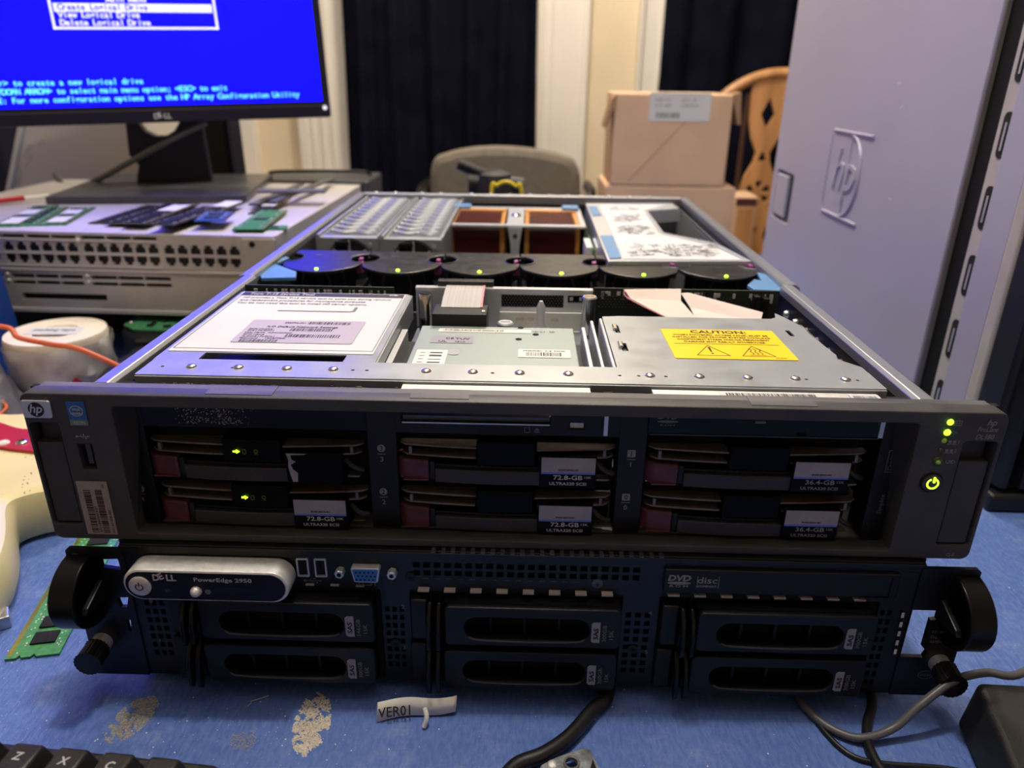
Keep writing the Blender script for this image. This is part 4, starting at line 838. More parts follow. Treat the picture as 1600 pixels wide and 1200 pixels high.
g = ring(-.2295, .0855, .0030, .0030, .0003, frame('front', 0, YF - .0012, 0)); g.box(-.2307, -.2303, .0842, .0868, 0, .0001, frame('front', 0, YF - .0012, 0)); g.box(-.2290, -.2286, .0842, .0868, 0, .0001, frame('front', 0, YF - .0012, 0)); g.part('round_mark', 'ink_dim', eL)
g = MB()
for k, (t_, w_) in enumerate((('ST: 8V', .007), ('Exp Svc', .009), ('42054710', .0105))): g.text(t_, .0024, frame('front', .2300, YF - .0012, .0500 - k * .0033), fit=w_)
g.add(*(lambda q: (q.v, q.f))(ring(.2330, .0210, .0042, .0030, .0005, frame('front', 0, YF - .0012, 0)))); g.text('intel', .003, frame('front', .2302, YF - .0012, .0200), fit=.0055); g.part('tag_lettering', 'ink_grey', eR)
for k in range(5): MB().box(.2125 - k * .0003, .2139 - k * .0003, YF - .0013, YF - .001, .0350 + k * .0062, .0382 + k * .0062).part('shield_spring', 'white_plastic', eR)

def dell_drive(loc, label, cap):
    t = thing('drive_carrier', label, 'hard drive', loc, group='SAS drives in the lower server'); L_ = dict(local=True)
    W, H = .1140, .0275
    MB().box(.001, W - .001, .004, .13, .0005, H - .0005).part('drive_body', 'void', t, **L_)
    MB().box(0, .0090, -.0050, .010, .0008, H - .0008).part('carrier_end', 'black', t, bev=.0010, smooth=True, **L_)
    for x0, dz in ((.0095, 0), (.0145, 0)):
        pr = [(.004, H - .001), (-.006, H - .0012), (-.0115, H - .006), (-.0145, H * .45), (-.0150, .002), (-.0120, -.0018), (-.0095, .003), (-.0090, H * .4), (-.006, .0008), (.004, .0008)]
        MB().prism(pr, 'x', x0 + dz, x0 + .0022 + dz).part('latch_fin', 'black_gloss', t, bev=.0007, smooth=True, **L_)
    lp = [rr(.0185, W - .0015, .0012, H - .0010, .0030, 5), rr(.0290, .0960, .0056, .0200, .0070, 8)[::-1]]
    f = MB().plate(lp, .0045, frame('front', 0, -.0050, 0), bev=.0008).part('lever_face', 'black', t, smooth=True, **L_)
    MB().box(.0185, W - .002, -.0050, .004, H - .006, H - .0014).box(.0185, .0290, -.005, .004, .0015, H - .002).box(.0960, W - .002, -.005, .004, .0015, H - .002).box(.019, W - .002, -.005, .004, .0013, .0050).part('carrier_frame', 'black', t, **L_)
    for x in (.0430, .0615, .0800): MB().box(x - .0007, x + .0007, -.0045, .003, .0056, .0200).part('recess_rib', 'black', t, **L_)
    # arched lower rim of the grip opening
    MB().tube([(.0315, -.0100, .0075), (.0370, -.0104, .0060), (.0625, -.0106, .0055), (.0880, -.0104, .0060), (.0935, -.0100, .0075)], .0006, 6, 4).part('grip_rim', 'bezel_grey', t, smooth=True, **L_)
    MB().plate([[(.0970, .0065), (.0970, .0180), (.0982, .0190), (.1016, .0190), (.1016, .0055), (.0982, .0055)]], .0002, frame('front', 0, -.0096, 0)).part('tag', 'label_grey', t, **L_)
    MB().text('SAS', .0036, frame('front', .1006, -.0100, .0078, 90), fit=.0075, bold=.02).part('tag_lettering', 'ink', t, **L_)
    g = MB(); g.text(cap, .0030, frame('front', .1050, -.0097, .0062, 90), fit=.0110, bold=.01); g.text('15K', .0030, frame('front', .1086, -.0097, .0078, 90), fit=.0060, bold=.01); g.part('capacity_lettering', 'ink_grey', t, **L_)
    return t
rows = (.0398, .0105)
for (x, nm) in ((-.1830, 'left'), (-.0515, 'middle'), (.0830, 'right')):
    for r, z in enumerate(rows):
        cap = '146GB' if (nm == 'left' and r == 0) else '300GB'
        dell_drive((x - .0008 * r, YF - .0002, z), 'black %s 15K drive carrier, %s column, %s row of the lower server' % (cap, nm, ('upper', 'lower')[r]), cap)
# ================================================================== monitor
mo = thing('monitor', 'black monitor with a blue text-mode menu, on a stand on the upper switch', 'monitor', (-.50, .80, .1565))
ZM = .1565
MB().plate([rr(-.13, .13, -.12, .12, .008)], .010, Matrix.Translation((-.528, .805, ZM)) @ Matrix.Rotation(R_(9), 4, 'Z'), bev=.002).part('stand_base', 'monitor_base', mo, smooth=True)
PM = Matrix.Translation((-.4955, .752, .2575)) @ Matrix.Rotation(R_(20), 4, 'Z') @ Matrix.Rotation(R_(-1.5), 4, 'Y') @ Matrix.Rotation(R_(-4), 4, 'X')
PF = PM @ frame('front', 0, 0, 0)       # right, up, towards viewer
HW, HH = .2250, .300
b_ = MB().plate([rr(-HW, HW, 0, HH, .004)], .020, PF @ Matrix.Translation((0, 0, -.020)), bev=.0015).part('bezel', 'black_blue_glare', mo, smooth=True)
MB().plate([rr(-HW * .8, HW * .8, .03, HH - .03, .01)], .025, PF @ Matrix.Translation((0, 0, -.045)), bev=.004).part('back_shell', 'black_blue_glare', mo)
MB().box(-HW + .001, HW - .001, .0155, .0170, .0, .0006, PF).part('bezel_ridge', 'steel_dark', b_)
dell_logo(-.0145, .0048, .0070, lambda x, z: PF @ Matrix.Translation((x, z, .0005)), 'ink_white', b_)
MB().lathe([(.0030, 0), (.0030, .001)], PF @ Matrix.Translation((HW - .008, .0130, 0)), 16).part('power_light', 'screen_white', b_)
sx0, sx1, sy0, sy1 = -HW + .011, HW - .011, .0225, HH - .012
MB().box(sx0, sx1, sy0, sy1, .0002, .0006, PF).part('screen', 'screen_blue', mo, label='glowing blue screen with menu text')
def ps(u, v):     # a point of the screen from the photograph
    Q = PM.inverted() @ CAM; d = PM.inverted().to_3x3() @ (CROT.to_matrix() @ Vector(((u - 800) / FPX, -(v - 600) / FPX, -1.0)))
    t = -Q.y / d.y; q = Q + d * t; return q.x, q.z
fT = lambda x, z: PF @ Matrix.Translation((x, z, .0008))
mx0, mz0 = ps(84, 45); mx1, _ = ps(342, 47); _, mz1 = ps(84, -14); mz0 = (mz0 + ps(342, 47)[1]) / 2; th = .0028
g = MB(); f_ = PF @ Matrix.Translation((0, 0, .0008))
g.box(mx0, mx1, mz0, mz0 + th, 0, .0001, f_); g.box(mx0, mx1, mz1, mz1 + th, 0, .0001, f_); g.box(mx0, mx0 + th, mz0, mz1, 0, .0001, f_); g.box(mx1 - th, mx1, mz0, mz1, 0, .0001, f_)
zr = lambda v: ps(200, v)[1]
g.box(mx0 + .005, mx1 - .005, zr(19), zr(6), 0, .0001, f_)
mp = (ps(231, 15)[0] - ps(90, 15)[0]) / 20; g.mono('View Logical Drive', .0100, fT(ps(92, 27)[0], zr(28)), mp); g.mono('Delete Logical Drive', .0100, fT(ps(96, 40)[0], zr(40)), mp); g.mono('Main Menu', .0100, fT(ps(166, 2)[0], zr(3)), mp)
g.part('menu_box', 'screen_white', mo, label='white framed menu lettering')
MB().mono('Create Logical Drive', .0098, fT(ps(90, 12)[0], zr(16)) @ Matrix.Translation((0, 0, .0002)), mp).part('selected_lettering', 'screen_blue', mo)
g = MB(); xr = lambda u: ps(u, 150)[0]
for t_, u0, u1, v in (('<Enter> to create a new logical drive', -35, 228, 133), ('<UP/DOWN ARROW> to select main menu option; <ESC> to exit', -24, 357, 145), ('NOTE: For more configuration options use the HP Array Configuration Utility', -27, 468, 157)):
    um = (u0 + u1) / 2; g.mono(t_, .0098, fT(xr(u0), ps(um, v)[1]), (xr(u1) - xr(u0)) / len(t_))
g.part('hint_lettering', 'screen_cyan', mo, label='pale cyan hint lines')
# neck
nf = Matrix.Translation((-.535, .835, ZM)) @ Matrix.Rotation(R_(14), 4, 'Z') @ frame('front', 0, 0, 0)
MB().plate([[(-.052, .008), (.055, .008), (.050, .160), (.046, .20), (-.052, .20), (-.050, .160), (-.057, .140), (-.050, .125), (-.053, .10), (-.056, .050), (-.045, .035), (-.050, .020)], [( -.008 + .032 * math.cos(t * .449), .112 + .036 * math.sin(t * .449)) for t in range(14)][::-1]], .026, nf @ Matrix.Translation((0, 0, -.013)), bev=.003).part('stand_neck', 'black_blue_glare', mo, smooth=True)

# cables near the stand
o = MB().tube([(-.760, .90, .1640), bp(110, 296, y=.86), bp(150, 282, y=.82), bp(200, 255, y=.78), bp(260, 222, y=.77), bp(322, 192, y=.78)], .0042, 8).part('monitor_cable', 'cable_grey', smooth=True); o['label'] = 'grey cable rising from behind to the monitor stand neck'; o['category'] = 'cable'

# ================================================================== stack of network equipment under the monitor
RX = Matrix.Translation((-.545, .492, 0)) @ Matrix.Rotation(R_(-1.2), 4, 'Z')
def net_box(name, label, z0, z1, kind, dep=.42):
    t = thing(name, label, 'network switch', (-.545, .492, z0), (0, 0, R_(-1.2)), None if kind == 0 else 'silver switches stacked under the monitor')
    W0, W1 = -.225, .272; L_ = dict(local=True); H = z1 - z0
    MB().box(W0, W1, .006 if kind else .116, dep, 0, H).part('case', 'switch_top' if kind else 'black_metal', t, bev=.0015, **L_)
    return t, W0, W1, H, L_
sw0, W0, W1, H, L_ = net_box('server_unit', 'dark unit at the bottom of the equipment stack, behind the tape roll', 0, .0620, 0, .5)
sw0['category'] = 'server'
g = MB().box(W0, W1, .110, .116, 0, H).part('front_panel', 'black', sw0, bev=.001, **L_)
sw1, W0, W1, H, L_ = net_box('network_switch', 'lower silver switch with long vent slots, in the stack under the monitor', .0625, .1110, 1)
lp = [[(W0, .0), (W1, .0), (W1, H), (W0, H)]]
xs = [-.2200, -.1680, -.0420, .0850]; 
for k in range(4):
    x0 = (-.222, -.1300, -.0370, .0560)[k]; x1 = (-.1430, -.0450, .0480, .1500)[k]
    n_ = 3 if k else 1
    for j in range(n_):
        a = x0 + (x1 - x0) * j / n_; b2 = a + (x1 - x0) / n_ - .0015
        for z in (.0330, .0405): lp.append(rr(a, b2, z, z + .0042, .0008, 2)[::-1])
lp.append(rr(-.0300, .070, .0150, .0225, .001, 2)[::-1])
MB().plate(lp, .006, frame('front', 0, .006, 0)).part('front_panel', 'switch_grey', sw1, **L_)
MB().box(W0 + .001, W1 - .001, .005, .0065, .001, H - .001).part('panel_void', 'void', sw1, **L_)
MB().box(W0, W1, -.0012, .001, .0, .0050).part('bottom_rim', 'switch_top', sw1, bev=.0006, **L_)
for k in range(8): MB().box(-.0280 + k * .0124, -.0210 + k * .0124, .0, .008, .0125, .0145).part('port_lip', 'switch_top', sw1, bev=.0004, **L_)
for k, x in enumerate((-.1365, -.041, .052)):
    for z in (.0370, .0445): MB().dome((0, 0, 0), .0022, .0012, frame('front', x, 0, z), 10).part('status_light', 'white_plastic', sw1, smooth=True, **L_)
sw2, W0, W1, H, L_ = net_box('network_switch', 'upper silver switch with two rows of dark sockets, carrying the monitor', .1115, .1560, 1)
lp = [[(W0, .0), (W1, .0), (W1, H), (W0, H)]]; ports = []
GX = (-.2253, -.1330, -.0409, .0514, .1437)
for gx0 in GX:
    for c in range(6):
        for r_ in range(2):
            x = gx0 + .0030 + c * .0148; z = .0085 + r_ * .0140
            if x < W0 + .004 or x > .225: continue
            q = [(x, z + .0105), (x + .0115, z + .0105), (x + .0115, z + .0035), (x + .0090, z + .0035), (x + .0090, z), (x + .0025, z), (x + .0025, z + .0035), (x, z + .0035)]
            if r_: q = [(a, 2 * z + .0105 - b2) for a, b2 in q][::-1]
            lp.append(q); ports.append((x, z))
for gx0 in GX[:4]:
    for j in range(3): lp.append(rr(gx0 + .002 + j * .0295, gx0 + .0295 + j * .0295, .0375, .0412, .0008, 2)[::-1])
MB().plate(lp, .006, frame('front', 0, .006, 0)).part('front_panel', 'switch_grey', sw2, **L_)
MB().box(W0 + .001, W1 - .001, .0055, .0065, .001, H - .001).part('panel_void', 'void', sw2, **L_)
for x, z in ports: MB().box(x, x + .0115, .0022, .0056, z, z + .0105).part('port', 'black', sw2, **L_)
for gx0 in GX[:4]:
    MB().box(gx0 - .001, gx0 + .090, -.0010, .0, .0055, .0070).part('group_rim', 'switch_top', sw2, **L_); MB().box(gx0 - .001, gx0 + .090, -.0008, .0, .0198, .0210).part('group_rim', 'switch_top', sw2, **L_); MB().box(gx0 - .001, gx0 + .090, -.0010, .0, .0350, .0363).part('group_rim', 'switch_top', sw2, **L_)
    MB().dome((0, 0, 0), .0028, .0016, frame('front', gx0 - .0015, 0, .0360), 10).part('status_light', 'white_plastic', sw2, smooth=True, **L_)
g = MB(); rd = random.Random(5)
for k in range(150): x = W0 + .02 + k * .0026; g.box(x, x + .0012, -.0004, 0, .0035, .0050)
g.part('port_numbers', 'ink_grey', sw2, kind='stuff', **L_)
MB().box(W0, W1, -.0012, .001, .0, .0030).part('bottom_rim', 'switch_top', sw2, bev=.0006, **L_)
e2 = MB().box(.236, W1 + .002, -.002, .002, .002, H - .002).part('rack_ear', 'switch_grey', sw2, bev=.001, **L_); MB().lathe([(.0035, 0), (.0035, .0004)], frame('front', .2480, -.002, .036), 14).part('ear_hole', 'void', e2, **L_)

# metal case standing behind the stand, cable column
cs = thing('case_panel', 'grey metal side panel with scratched slanted edge, behind the monitor stand', 'panel', (-.77, 1.0, .0))
a0 = bp(5, 312, y=.98); a1 = bp(45, 205, y=.98); a2 = bp(200, 190, y=.98); a3 = bp(205, 312, y=.98)
MB().prism([(a0.x, 0), (a0.x, a0.z), (a1.x + .03, .34), (a2.x + .03, .34), (a3.x + .02, 0)][::-1], 'y', .98, .99).part('sheet', 'case_silver', cs, bev=.001)
MB().tube([(a0.x, .979, a0.z - .02), (a1.x + .01, .979, .27)], .0035, 8).part('folded_edge', 'steel', cs, smooth=True)
g = MB(); rd = random.Random(8)
for k in range(60):
    t_ = rd.betavariate(2.2, 1.6); q = a0.lerp(a1, t_); s_ = rd.uniform(.0010, .0028); off = rd.uniform(.004, .012 + .05 * max(0, t_ - .45)); g.dome((q.x + off, .979, q.z + rd.uniform(-.006, .006)), s_, .0012, None, 6)
g.part('bare_metal_chips', 'white_paper', cs, kind='stuff')
so = thing('speaker', 'tall black speaker column on the table behind the right end of the monitor stand', 'speaker', (-.50, 1.02, 0))
q0 = bp(315, 290, y=1.02); q1 = bp(375, 285, y=1.02); q2 = bp(362, 190, y=1.02); q3 = bp(312, 190, y=1.02)
MB().prism([(q0.x, 0), (q0.x, q0.z), (q3.x, .30), (q2.x, .30), (q1.x, q1.z), (q1.x + .01, 0)][::-1], 'y', 1.0, 1.06).part('cabinet', 'black_blue_glare', so, bev=.004)
MB().prism([(q0.x + .008, q0.z - .05), (q3.x + .008, .27), (q2.x - .008, .27), (q1.x - .008, q1.z - .05)][::-1], 'y', .996, 1.001).part('grille', 'tower_black', so)
dk = thing('dark_box', 'dark box at the left edge of the photo behind the metal panel', 'box', (-.98, 1.02, 0)); MB().box(-1.06, a0.x + .004, 1.0, 1.08, 0, .30).part('box_body', 'black_blue_glare', dk, bev=.004); MB().box(-1.055, a0.x - .002, 1.005, 1.075, .30, .305).part('lid', 'tower_black', dk, bev=.002)

# ================================================================== memory modules
def ram(loc, rz, board_m, chip_m, label, L=.133, Wd=.030, chips=8, stickers=(), group=None, th=.0013, name='memory_module', tilt=0, sticker_m='white_paper', raise_chip=.0012, notch=True):
    t = thing(name, label, 'memory module', loc, (0, R_(tilt), R_(rz)), group); K = dict(local=True)
    out = [(0, 0), (L, 0), (L, .006), (L - .0022, .0075), (L, .009), (L, .014), (L - .0022, .0155), (L, .017), (L, Wd), (0, Wd), (0, .017), (.0022, .0155), (0, .014), (0, .009), (.0022, .0075), (0, .006)] if notch else [(0, 0), (L, 0), (L, Wd), (0, Wd)]
    MB().plate([out], th, Matrix.Identity(4)).part('board', board_m, t, **K)
    g = MB()
    for i in range(int(L / .0012) - 4):
        if abs(i * .0012 - L * .53) > .002: g.box(.003 + i * .0012, .0038 + i * .0012, .0004, .0030, th, th + .0001)
    g.part('contacts', 'gold', t, kind='stuff', **K)
    for i in range(chips):
        x = .008 + (L - .016) * (i + .5) / chips; w_ = min(.0105, (L - .02) / chips * .80)
        MB().box(x - w_ / 2, x + w_ / 2, .0100, .0100 + Wd * .47, th, th + raise_chip).part('chip', chip_m, t, bev=.0002, **K)
    g = MB(); rd = random.Random(int(abs(loc[0]) * 1e4))
    for k in range(int(L * 900)):
        x = rd.uniform(.004, L - .004); y = rd.choice((rd.uniform(.0045, .009), rd.uniform(Wd * .84, Wd - .001))); g.box(x, x + .0012, y, y + .0007, th, th + .0004)
    g.part('small_components', 'panel_silver', t, kind='stuff', **K)
    for (a, b2, c_, d_) in stickers: MB().box(a, b2, c_, d_, th + raise_chip, th + raise_chip + .0002).part('sticker', sticker_m, t, **K)
    return t
tr = ram((-.3290, .1550, .0004), -78, 'pcb_lime', 'chip', 'large green memory module lying on the blue table by the left rack ear', L=.150, Wd=.030, chips=9)

Zs = .1562
def ramp_(uv0, uv1, board_m, label, dz=0., Wd=.030, **kw):
    a = bp(*uv0, z=Zs + dz); b2 = bp(*uv1, z=Zs + dz); d = b2 - a
    return ram((a.x, a.y, Zs + dz), math.degrees(math.atan2(d.y, d.x)), board_m, kw.pop('chip_m', 'pcb_dark'), label, L=max(.05, min(.15, d.length)), Wd=Wd, **kw)
G1 = 'green memory modules at the left'
ramp_((32, 354), (92, 322), 'pcb_green', 'green memory module with a white sticker, leftmost in front of the monitor', stickers=((.008, .050, .004, .024), (.070, .105, .006, .026)), group=G1, chips=6)
ramp_((60, 353), (108, 324), 'pcb_green', 'bare green memory module between the two with white stickers', stickers=(), group=G1, chips=6, Wd=.018)
ramp_((104, 352), (150, 325), 'pcb_green', 'green memory module with a white sticker, third from the left', stickers=((.008, .045, .004, .024), (.065, .095, .006, .026)), group=G1, chips=6)
nm = ['pointing furthest left in the dark pile', 'second from left in the dark pile', 'with a large white sticker on top of the dark pile', 'in the middle of the dark pile', 'lower right in the dark pile', 'with a white sticker, at the right of the dark pile', 'topmost at the right of the dark pile']
pl = [((175, 351), (262, 322), 0), ((200, 352), (292, 320), .0026), ((228, 352), (312, 320), .0055), ((262, 350), (330, 326), .0012), ((285, 352), (350, 324), .0038), ((318, 344), (382, 318), .0060), ((270, 354), (340, 330), .0085)]
for k, (p_, q_, dz) in enumerate(pl):
    ramp_(p_, q_, 'pcb_black', 'black memory module ' + nm[k], dz, .029, chips=8, chip_m='chip', stickers=((.080, .125, .003, .026),) if k in (2, 5) else (), group='pile of dark memory modules before the monitor')
ramp_((352, 346), (368, 332), 'pcb_blue', 'small blue circuit board at the right end of the dark module pile', .010, .034, chips=2, notch=False, name='circuit_board')
ramp_((412, 360), (450, 330), 'pcb_green', 'green memory module with one long black chip strip, alone at the right', .003, .034, chips=1)
sb = thing('memory_module', 'green memory module flat under the lone right-hand one', 'memory module', tuple(bp(362, 361, z=Zs + .0004)), (0, 0, R_(12))); MB().box(0, .060, 0, .022, -.0002, .0011).part('board', 'pcb_green', sb, local=True); MB().box(.006, .050, .006, .017, .0011, .0022).part('chip', 'pcb_dark', sb, local=True)
ramp_((425, 335), (455, 310), 'pcb_black', 'solid-state card with a pale label, right of the monitor base', 0, .030, chips=3, chip_m='chip', stickers=((.050, .066, .006, .024),), notch=False, name='circuit_board')
for k, (a, b2, lb) in enumerate((((395, 322, .72), (470, 290, .86), 'grey metal bar nearest the monitor base'), ((425, 318, .72), (520, 280, .92), 'grey metal bar crossing the others towards the curtain'), ((405, 300, .86), (510, 300, .80), 'flat grey metal strip lying farthest right of the monitor'))):
    A_, B_ = bp(a[0], a[1], z=Zs + .004 + k * .006), bp(b2[0], b2[1], z=Zs + .004 + k * .006)
    d = B_ - A_; n_ = Vector((-d.y, d.x, 0)).normalized() * (.006 if k < 2 else .014); up = Vector((0, 0, .003))
    ob = MB().add([A_ - n_, B_ - n_, B_ + n_, A_ + n_, A_ - n_ + up, B_ - n_ + up, B_ + n_ + up, A_ + n_ + up], [(3, 2, 1, 0), (4, 5, 6, 7), (0, 1, 5, 4), (1, 2, 6, 5), (2, 3, 7, 6), (3, 0, 4, 7)]).part('metal_bar', 'steel_dark', bev=.0008); ob['label'] = lb; ob['category'] = 'bracket'; ob['group'] = 'loose metal bars beside the monitor'
gc = thing('equipment_case', 'grey metal case behind the loose bars, left of the dark curtain', 'case', (-.36, 1.03, 0))
MB().box(-.475, -.270, .99, 1.12, 0, .150).part('case_body', 'steel_dark', gc, bev=.003)
for k in range(3): MB().box(-.465 + k * .065, -.410 + k * .065, .986, .991, .120, .144).part('drive_front', 'black', gc, bev=.001)
MB().tube([(-.46, 1.05, .150), (-.44, 1.04, .158), (-.30, 1.06, .158), (-.28, 1.07, .150)], .003, 8).part('carry_bar', 'black', gc, smooth=True)
red = MB().tube([(-.73, .60, Zs + .004), (-.70, .645, Zs + .005), (-.672, .680, Zs + .006)], .0035, 8).part('red_pen', 'red', smooth=True); red['label'] = 'red and white pen left of the monitor base'; red['category'] = 'pen'
MB().tube([(-.672, .680, Zs + .006), (-.650, .700, Zs + .0065)], .0030, 8).part('pen_cap', 'white_plastic', red, smooth=True)

# ================================================================== left side clutter
tp = thing('tape_roll', 'roll of white tape wrapped in clear plastic, left of the servers', 'tape', (-.475, .400, 0))
TM = Matrix.Translation((-.482, .398, 0))
MB().lathe([(.034, 0), (.039, .006), (.047, .052), (.0485, .068), (.0475, .072), (.022, .072), (.021, .070)], TM, 40).part('roll', 'tape_white', tp, smooth=True)
g = MB(); n = 48; prof = [(.039, .001), (.043, .010), (.045, .022), (.049, .034), (.049, .046), (.0510, .058), (.0505, .066)]; vs = []; rd = random.Random(14)
for r_, z in prof:
    for i in range(n): a = 2 * math.pi * i / n; q = r_ + .0016 * math.sin(a * 7 + z * 160) + .001 * math.sin(a * 13 - z * 300) + rd.uniform(-.0004, .0006); vs.append(TM @ Vector((q * math.cos(a), q * math.sin(a), z)))
g.add(vs, [(k*n+i, k*n+(i+1) % n, (k+1)*n+(i+1) % n, (k+1)*n+i) for k in range(len(prof)-1) for i in range(n)]); g.part('plastic_wrap', 'plastic_wrap', tp, smooth=True, label='crinkled clear wrap')
o = MB().plate([rr(-.028, .026, -.012, .012, .004)], .0004, TM @ Matrix.Translation((0, 0, .0722)) @ Matrix.Rotation(R_(4), 4, 'Z')).part('paper_label', 'white_paper', tp)
MB().text('packing tape', .010, TM @ Matrix.Translation((-.022, -.003, .0728)) @ Matrix.Rotation(R_(4), 4, 'Z'), fit=.042, bold=.02).part('lettering', 'ink_grey', o)
rc_ = frame('front', -.4465, .3430, .0260); MB().plate([[(-.006, 0), (0, .006), (.006, 0), (0, -.006)]], .0006, Matrix.Translation((-.4480, .3600, .0300)) @ Matrix.Rotation(R_(42), 4, 'Z') @ frame('front', 0, -.001, 0)).part('red_mark', 'red', tp)
def spline(pts, k=7):
    P = pts; n = len(P); q = []
    for i in range(n):
        a, b2, c_, d = [Vector((*P[(i + j) % n], 0)) for j in (-1, 0, 1, 2)]
        for s_ in range(k): t = s_ / k; v = .5 * ((2*b2) + (c_-a)*t + (2*a-5*b2+4*c_-d)*t*t + (3*b2-a-3*c_+d)*t**3); q.append((v.x, v.y))
    return q
er = thing('drive_enclosure', 'rounded black enclosure with bare green circuit board on top, beside the tape roll', 'enclosure', (-.36, .42, 0))
EM = Matrix.Translation((-.352, .440, 0)) @ Matrix.Rotation(R_(-5), 4, 'Z')
MB().plate([spline([(-.262, .32), (-.262, .45), (-.268, .57), (-.30, .592), (-.38, .592), (-.445, .585), (-.466, .560), (-.464, .490), (-.440, .458), (-.415, .420), (-.412, .35), (-.395, .312), (-.33, .305)], 5)], .051, None, bev=.008).part('shell', 'black', er, smooth=True, bev=0)
EM = Matrix.Translation((-.365, .470, -.0015))
pb = MB().plate([[(-.455, .478), (-.436, .462), (-.300, .455), (-.290, .575), (-.450, .580)]], .002, Matrix.Translation((0, 0, .0515))).part('circuit_board', 'pcb_green', er)
g = MB(); rd = random.Random(77)
for k in range(90): x, y = rd.uniform(-.060, .060), rd.uniform(-.002, .10); g.box(x, x + rd.uniform(.002, .008), y, y + rd.uniform(.002, .006), .0555, .0555 + rd.uniform(.001, .003), EM)
g.part('components', 'chip', pb, kind='stuff')
for x, y in ((-.084, .014), (.055, -.008), (-.080, .100), (-.02, .05)): MB().dome((x, y, .0555), .0032, .002, EM, 12).part('board_screw', 'chrome', er, smooth=True)
MB().box(-.048, .020, -.052, -.042, .050, .0565, EM).part('connector', 'void', er, bev=.0005); g = MB()
for k in range(4): g.box(-.046 + k * .016, -.034 + k * .016, -.0535, -.052, .051, .0555, EM)
g.part('connector_teeth', 'black', er)
MB().box(-.055, -.02, -.1262, -.1245, .020, .028, EM).part('port', 'bezel_grey', er, bev=.0005)
MB().plate([rr(-.01, .060, -.05, .005, .003)], .010, EM @ Matrix.Translation((0, 0, .056))).part('top_cover', 'black_gloss', er, bev=.002)
bb = thing('blue_box', 'upright dark blue box cut by the left edge of the photo', 'box', (-.60, .42, 0))
BMx = Matrix.Translation((-.572, .420, 0)); MB().prism([(-.11, 0), (0.004, 0), (-.006, .160), (-.11, .160)][::-1], 'y', 0, .05, BMx).part('box_body', 'book_blue', bb, bev=.002); MB().box(-.10, -.012, -.0008, 0, .04, .12, BMx).part('front_print', 'label_blue', bb); bb.location = bb.location
oc = MB().tube([(-.66, .30, .085), bp(-20, 510, y=.33), bp(30, 528, y=.325), bp(80, 538, y=.32), bp(128, 547, y=.315), (-.365, .33, .052)], .0026, 8).part('orange_cable', 'orange', smooth=True); oc['label'] = 'thin orange cable stretched in front of the white tape roll'; oc['category'] = 'cable'
oc = MB().tube([(-.52, .25, .004), bp(3, 645, z=.02), bp(8, 628, z=.024), bp(40, 618, z=.004), (-.40, .30, .003)], .0016, 8).part('orange_cable', 'orange', smooth=True); oc['label'] = 'small orange wire loop beside the red scratch plate'; oc['category'] = 'cable'
def crumple(name, label, cat, cx, cy, rx, ry, h, m_, seed, nx=26, zoff=.002):
    g = MB(); vs = []
    for j in range(nx + 1):
        for i in range(nx + 1):
            u, v = i / nx * 2 - 1, j / nx * 2 - 1; r_ = math.hypot(u, v); k = 1 / max(1, r_ * 1.02) if r_ > 1 else 1
            x, y = cx + u * k * rx, cy + v * k * ry
            e_ = noise.noise(Vector((u * 2.3 + seed, v * 2.3, seed))) + .5 * noise.noise(Vector((u * 6, v * 6 + seed, 1)))
            vs.append((x, y, max(.0, zoff + h * max(0, 1 - r_ * r_) * (.9 + .9 * e_))))
    g.add(vs, [(j*(nx+1)+i, j*(nx+1)+i+1, (j+1)*(nx+1)+i+1, (j+1)*(nx+1)+i) for j in range(nx) for i in range(nx)])
    o = g.part(name, m_); o['label'] = label; o['category'] = cat; sf = o.modifiers.new('s', 'SOLIDIFY'); sf.thickness = .0008; return o
crumple('grey_bag', 'crumpled grey antistatic bag in front of the blue box', 'bag', -.535, .335, .055, .045, .055, 'grey_bag', 2)
crumple('clear_bag', 'crumpled clear plastic bag between the tape roll and the bezel', 'bag', -.430, .270, .055, .035, .028, 'pink_plastic', 5)
crumple('pale_bag', 'pale pink plastic sheet behind the red scratch plate', 'bag', -.440, .225, .060, .028, .020, 'pink_plastic', 9)
# electric guitar body
gt = thing('guitar', 'cream electric guitar body with red scratch plate, left of the bezel', 'guitar', (-.42, .13, 0))
def spline(pts, k=7):
    P = pts; n = len(P); q = []
    for i in range(n):
        a, b2, c_, d = [Vector((*P[(i + j) % n], 0)) for j in (-1, 0, 1, 2)]
        for s_ in range(k): t = s_ / k; v = .5 * ((2*b2) + (c_-a)*t + (2*a-5*b2+4*c_-d)*t*t + (3*b2-a-3*c_+d)*t**3); q.append((v.x, v.y))
    return q
body = spline([tuple(bp(u, v, z=.041))[:2] for u, v in ((150, 660), (140, 730), (95, 758), (50, 768), (20, 778), (13, 792), (14, 815), (10, 845), (-5, 875), (-60, 930), (-220, 960), (-420, 800), (-330, 660), (-140, 620), (0, 640), (70, 640))])
MB().plate([body[::-1]], .040, Matrix.Translation((0, 0, .0005)), bev=.009).part('body', 'cream', gt, smooth=True)
pgd = spline([tuple(bp(u, v, z=.0425))[:2] for u, v in ((110, 672), (118, 700), (80, 708), (40, 705), (0, 700), (-60, 690), (-160, 690), (-200, 665), (-120, 648), (-40, 654), (0, 661), (38, 671))])
pk = MB().plate([pgd[::-1]], .0025, Matrix.Translation((0, 0, .0408)), bev=.0005).part('scratch_plate', 'red', gt, smooth=True, label='glossy red scratch plate')
